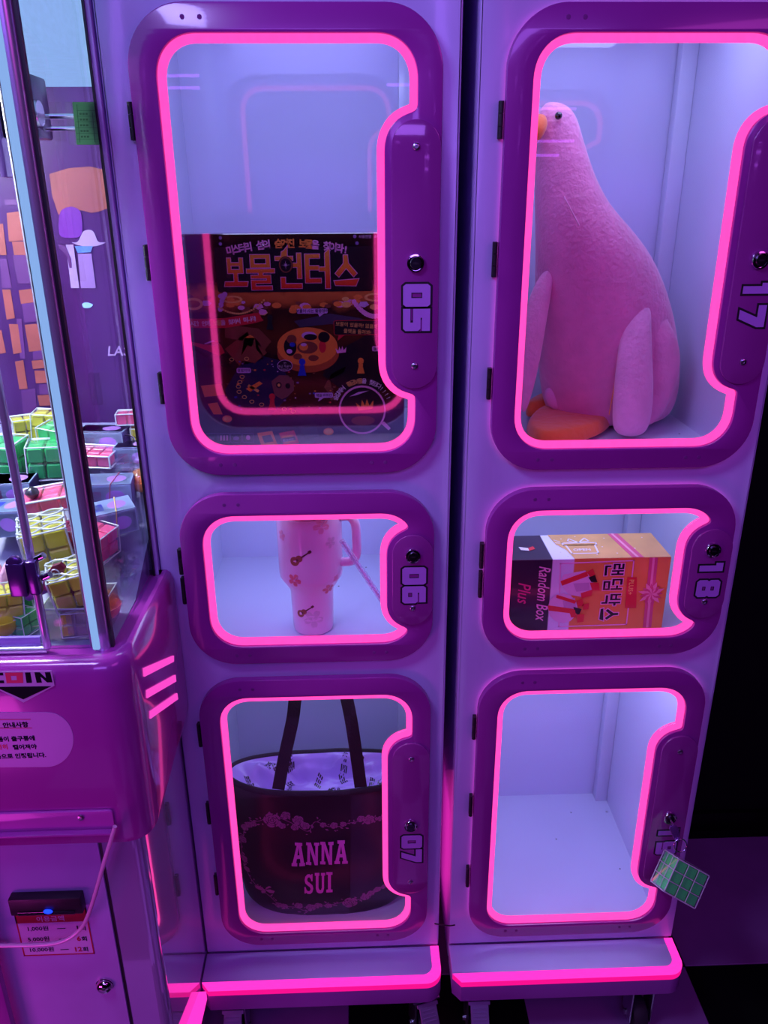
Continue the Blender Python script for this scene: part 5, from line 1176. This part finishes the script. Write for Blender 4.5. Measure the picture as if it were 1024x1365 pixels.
puzzle(64, 566, .050, 'yellow', 'yellow puzzle cube farthest back beside the corner post', (0, .1, .1))
puzzle(70, 664, .100, 'pink', 'flat pink puzzle slab below the green cubes', (.1, -.12, .15), (1, .62, .24), 3, .035)
t = puzzle(62, 722, .072, 'yellow', 'big yellow cube with white wavy lattice above the door latch', (.12, -.10, .35), lift=.01); wavecase(t, .072, rot_(.12, -.10, .35))
puzzle(91, 712, .036, 'pink', 'small pink puzzle cube leaning on the wavy yellow cube', (.2, 0, -.2), lift=.03)
puzzle(130, 722, .050, 'pink', 'pink puzzle cube just right of the corner post', (.1, .15, -.35), lift=.02)
t = puzzle(93, 782, .058, 'yellow', 'yellow cube with lattice case right of the red hair clip', (.15, -.15, .3), lift=.03); wavecase(t, .058, rot_(.15, -.15, .3))
puzzle(104, 838, .040, 'yellow', 'yellow puzzle cube inside the clear tray at the front corner', (0, .05, .2), lift=.002)
puzzle(8, 802, .044, 'yellow', 'yellow puzzle cube at the left photo edge beside the hair clip', (0, .1, .5), lift=.02)
puzzle(30, 790, .036, 'green', 'small green puzzle cube under the door latch', (.1, 0, .1), lift=.015)
puzzle(30, 828, .034, 'green', 'small green puzzle cube low behind the front sill', (0, 0, -.4))
puzzle(128, 608, .074, 'pink', 'flat bright pink slab among the purple boxes', (.05, .03, -.1), (1, .8, .30), 3, .02)
puzzle(178, 556, .060, 'pink', 'small pink slab at the very back by the purple wall', (0, 0, .1), (1, .6, .35), 3, .05)
puzzle(188, 580, .035, 'yellow', 'tiny yellow puzzle cube by the rear edge of the side glass', (0, 0, .2), lift=.01)
puzzle(88, 758, .034, 'green', 'small green puzzle cube behind the lattice yellow one', (.2, .2, 0), lift=.02)
# purple toy cartons
M_ct = [blotch_mat('toy_carton_print', [(.35, (.012, .006, .04)), (.5, (.05, .014, .12)), (.62, (.01, .02, .10)), (.72, (.10, .04, .20))], 30, 3, 1, .55, 0)]
M_ce = mat('carton_edge_light', (.30, .42, .58), .3, coat=.4); M_band = mat('rubber_band_yellow', (.80, .60, .12), .6); M_band2 = mat('rubber_band_red', (.45, .08, .12), .6)
def carton(px, py, dims, label, rot=(0, 0, .2), lift=0, band=None, grp=None):
    hx, hy, hz = [d/2 for d in dims]; R3 = rot_(*rot); ext = [sum(abs(R3[i][j])*(hx, hy, hz)[j] for j in range(3)) for i in range(3)]; p = spot(px, py, ext[2]+.49*ext[1]+.003, lift)
    p.x = min(p.x, -.5185-ext[0]); p.y = min(max(p.y, -.228+ext[1]), .266-ext[1]); p.z = max(p.z, zs(p.y)+ext[2]+.49*ext[1]*(p.y > -.10-ext[1])+.002)
    t = thing('toy_carton', label, 'box', tuple(p), grp); M = rot_(*rot)
    bm = bmesh.new(); add_box(bm, (-hx, -hy, -hz), (hx, hy, hz), .0008, 1, M); bmo('carton', bm, M_ct[0], t, auto=35)
    e = .0012; T4 = frame(M@Vector((0, 0, hz+.0003)), (M.to_3x3()@Vector((1, 0, 0))), (M.to_3x3()@Vector((0, 1, 0)))); T5 = frame(M@Vector((0, -hy-.0003, 0)), (M.to_3x3()@Vector((1, 0, 0))), (M.to_3x3()@Vector((0, 0, 1))))
    for F, a, b in ((T4, hx, hy), (T5, hx, hz)):
        L = rrect(-a+.001, -b+.001, a-.001, b-.001, .001, 2); slab('printed_border', [L, offset_loop(L, .0022)], 0, .0003, M_ce, t, F)
        slab('printed_picture', [circ(a*.35, 0, a*.38, 18, b*.55)], .0001, .0004, mat('carton_disc_print', (.45, .22, .70), .3, coat=.4), t, F); slab('printed_picture', [rrect(-a*.75, -b*.5, -a*.2, b*.5, .001, 2)], 0, .0003, M_bluep if F is T4 else mat('carton_magenta_print', (.40, .04, .22), .3, coat=.4), t, F)
    if band: 
        x = hx*.15; h_ = hz+.0012; d_ = hy+.0012
        tube('rubber_band', [M@Vector(v) for v in ((x-.004, -d_, -h_), (x+.002, -d_, h_), (x+.010, d_, h_), (x+.004, d_, -h_))], .0011, band, t, 6, True)
    return t
carton(145, 655, (.085, .060, .045), 'purple toy carton tied with a red rubber band behind the side glass', (0, .03, .15), .0, M_band2)
carton(160, 690, (.080, .058, .042), 'purple toy carton tied with a yellow rubber band, nearest of its kind', (.05, -.06, .45), .01, M_band)
carton(140, 585, (.090, .050, .040), 'purple toy carton at the back left of the side window', (0, 0, -.1))
carton(180, 605, (.066, .052, .038), 'purple toy carton against the rear edge of the side glass', (0, 0, .05), .0)
carton(16, 652, (.080, .060, .038), 'dark violet toy carton at the left photo edge under the green cubes', (0, 0, .1), .01)
carton(14, 690, (.075, .058, .045), 'dark toy carton at the left photo edge below another one', (.06, -.1, -.15), .01)
# orange and yellow capsule balls
def ball(px, py, r, col, label, lift=0, cat='ball'):
    p = spot(px, py, r*1.16, lift); p.x = min(p.x, -.5165-r*1.04); p.y = min(max(p.y, -.234+r*1.04), .283-r); p.z = max(p.z, zs(p.y)+r*(1.16 if p.y > -.14 else 1.02))
    t = thing('capsule_ball', label, cat, tuple(p)); n = 10
    m = PM[col]
    lathe('lower_shell', [(max(.0003, r*math.sin(a)), -r*math.cos(a)) for a in [PI*i/(2*n) for i in range(n)]]+[(r, -.0006)], m, t, 28); lathe('upper_shell', [(r, .0006)]+[(max(.0003, r*math.cos(a)), r*math.sin(a)) for a in [PI*i/(2*n) for i in range(1, n+1)]], clear_ball if col == 'orange' else m, t, 28)
    lathe('seam_ring', [(r*.99, -.0014), (r*1.03, -.0010), (r*1.03, .0010), (r*.99, .0014)], m, t, 28)
clear_ball = clear_mat('tinted_capsule_shell', (.98, .62, .40), refl=1.3, haze=.3, hazecol=(.9, .4, .15))
ball(170, 806, .024, 'orange', 'orange capsule ball low behind the side glass near the housing rim')
ball(196, 640, .022, 'orange', 'orange capsule ball by the rear glass edge beside the cartons', .005)
ball(6, 838, .030, 'yellow', 'yellow ball at the left photo edge just above the front sill')
ball(45, 640, .010, 'orange', 'small dark bead resting between green cubes and pink slab', .05) if False else None
# red claw hair clip, clear tray, clear cartons, crumpled film, pink plush limb, ring
M_clip = mat('dark_red_clip', (.20, .01, .03), .3, coat=.5)
p = at(64, 782, 'y', -.205); hc = thing('hair_clip', 'dark red plastic hair clip lying under the door latch', 'hair clip', tuple(p)); FCp = frame((0, 0, 0), (1, 0, 0), (0, 0, 1))
slab('clip_arm', [[(-.006, -.004), (.010, -.010), (.030, .030), (.024, .038), (.012, .034), (-.004, .012)]], -.004, .004, M_clip, hc, FCp, bev=.001)
slab('clip_arm', [[(-.036, -.018), (-.030, -.022), (.0, -.008), (.006, .004), (-.004, .008), (-.032, -.008)]], -.003, .003, mat('violet_clip', (.10, .03, .22), .3, coat=.5), hc, FCp, bev=.001)
slab('clip_jaw', [[(.006, -.016), (.014, -.020), (.044, -.012), (.046, -.004), (.040, -.002), (.010, -.006)]], -.004, .004, M_clip, hc, FCp, bev=.001)
tube('clip_spring', [(.016+.006*math.cos(t), -.006, .024+.006*math.sin(t)) for t in [2*PI*i/16 for i in range(16)]], .0010, M_steel, hc, 6, True)
ct_ = thing('clear_tray', 'clear plastic tray standing in the front corner of the claw cabin', 'tray', (-.572, -.180, 1.1102))
M_tray = clear_mat('tray_plastic', (.93, .93, .90), refl=1.4, haze=.18, hazecol=(.85, .85, .78))
for nm, lo, hi in (('tray_wall', (-.044, -.040, 0), (.044, -.0385, .050)), ('tray_wall', (-.044, .0385, 0), (.044, .040, .050)), ('tray_wall', (-.044, -.0384, 0), (-.0425, .0384, .050)), ('tray_wall', (.0425, -.0384, 0), (.044, .0384, .050)), ('tray_base', (-.0424, -.0384, 0), (.0424, .0384, .0015))): box(nm, lo, hi, M_tray, ct_)
tube('tray_rim', [(-.044, -.040, .0505), (.044, -.040, .0505), (.044, .040, .0505), (-.044, .040, .0505)], .0014, M_pe, ct_, 6, True)
def film(px, py, w_, h_, label, seed, y=-.02, tilt=.5):
    p = at(px, py, 'y', y); r = random.Random(seed); bm = bmesh.new(); n = 7; g = [[bm.verts.new(rot_(tilt, 0, r.uniform(-.2, .2))@Vector(((i/n-.5)*w_, (j/n-.5)*h_, .010*r.uniform(-1, 1)))) for i in range(n+1)] for j in range(n+1)]
    for j in range(n):
        for i in range(n): bm.faces.new((g[j][i], g[j][i+1], g[j+1][i+1])); bm.faces.new((g[j][i], g[j+1][i+1], g[j+1][j and i or i]))
    o = bmo('clear_wrap', bm, clear_mat('crumpled_film', (.95, .93, 1), refl=2.2, f0=.08, haze=.06, hazecol=(.8, .7, .9)), None); o.location = p; return tag(o, label, 'wrapper')
film(168, 622, .085, .05, 'crumpled clear film glinting above the red banded carton', 2, .12, .9)
film(166, 752, .045, .05, 'folded clear plastic wrapper low behind the side glass', 8, -.05, .7)
tb_ = thing('acrylic_box', 'empty clear acrylic box by the side glass near the housing rim', 'box', tuple(spot(178, 775, .02))); tb_.location.x = -.552; tb_.location.y = -.12; tb_.location.z = zs(-.12)+.034
bm = bmesh.new(); add_box(bm, (-.024, -.03, -.020), (.024, .03, .020), .001, 1, rot_(.2, 0, .25)); bmo('box_shell', bm, M_pc, tb_); bm = bmesh.new(); add_box(bm, (-.018, -.0335, -.006), (-.008, -.0325, .006), 0, 1, rot_(.2, 0, .25)); bmo('box_label', bm, M_plumm, tb_)
sk = thing('soft_toy', 'pale pink soft toy limb sticking up by the left photo edge', 'plush toy', tuple(at(12, 758, 'y', -.16)))
M_spk = fur('soft_pink_fabric', (.80, .42, .52))
loft('toy_arm', [ringat0 for ringat0 in [[Vector((c.x+r*math.cos(a), c.y+r*math.sin(a), c.z)) for a in [2*PI*k/16 for k in range(16)]] for c, r in ((Vector((-.016, 0, -.045)), .014), (Vector((-.010, 0, -.025)), .013), (Vector((-.002, 0, -.005)), .012), (Vector((.008, 0, .012)), .012), (Vector((.012, 0, .020)), .006))]], M_spk, sk, sub=1)
loft('toy_arm', [[Vector((c.x+r*math.cos(a), c.y+r*math.sin(a), c.z)) for a in [2*PI*k/16 for k in range(16)]] for c, r in ((Vector((-.030, .01, -.05)), .016), (Vector((-.030, .01, -.02)), .018), (Vector((-.034, .01, .01)), .015), (Vector((-.036, .01, .025)), .006))], M_spk, sk, sub=1)
bd = lathe('black_bead', [(.002, -.0105), (.009, -.006), (.0115, 0), (.009, .006), (.002, .0105)], M_bk, None, 20, Matrix.Translation(at(43, 657, 'y', -.0))); tag(rel(bd, at(43, 657, 'y', -.0)), 'round black bead resting on the pink slab under the green cubes', 'bead')
kr = tube('key_ring', [at(170, 588, 'y', .17)+Vector((.013*math.cos(t), .004*math.sin(t), .010*math.sin(t))) for t in [2*PI*i/20 for i in range(20)]], .0014, M_chrome, None, 6, True); tag(rel(kr, at(170, 588, 'y', .17)), 'small chrome ring on the rear purple carton', 'ring')
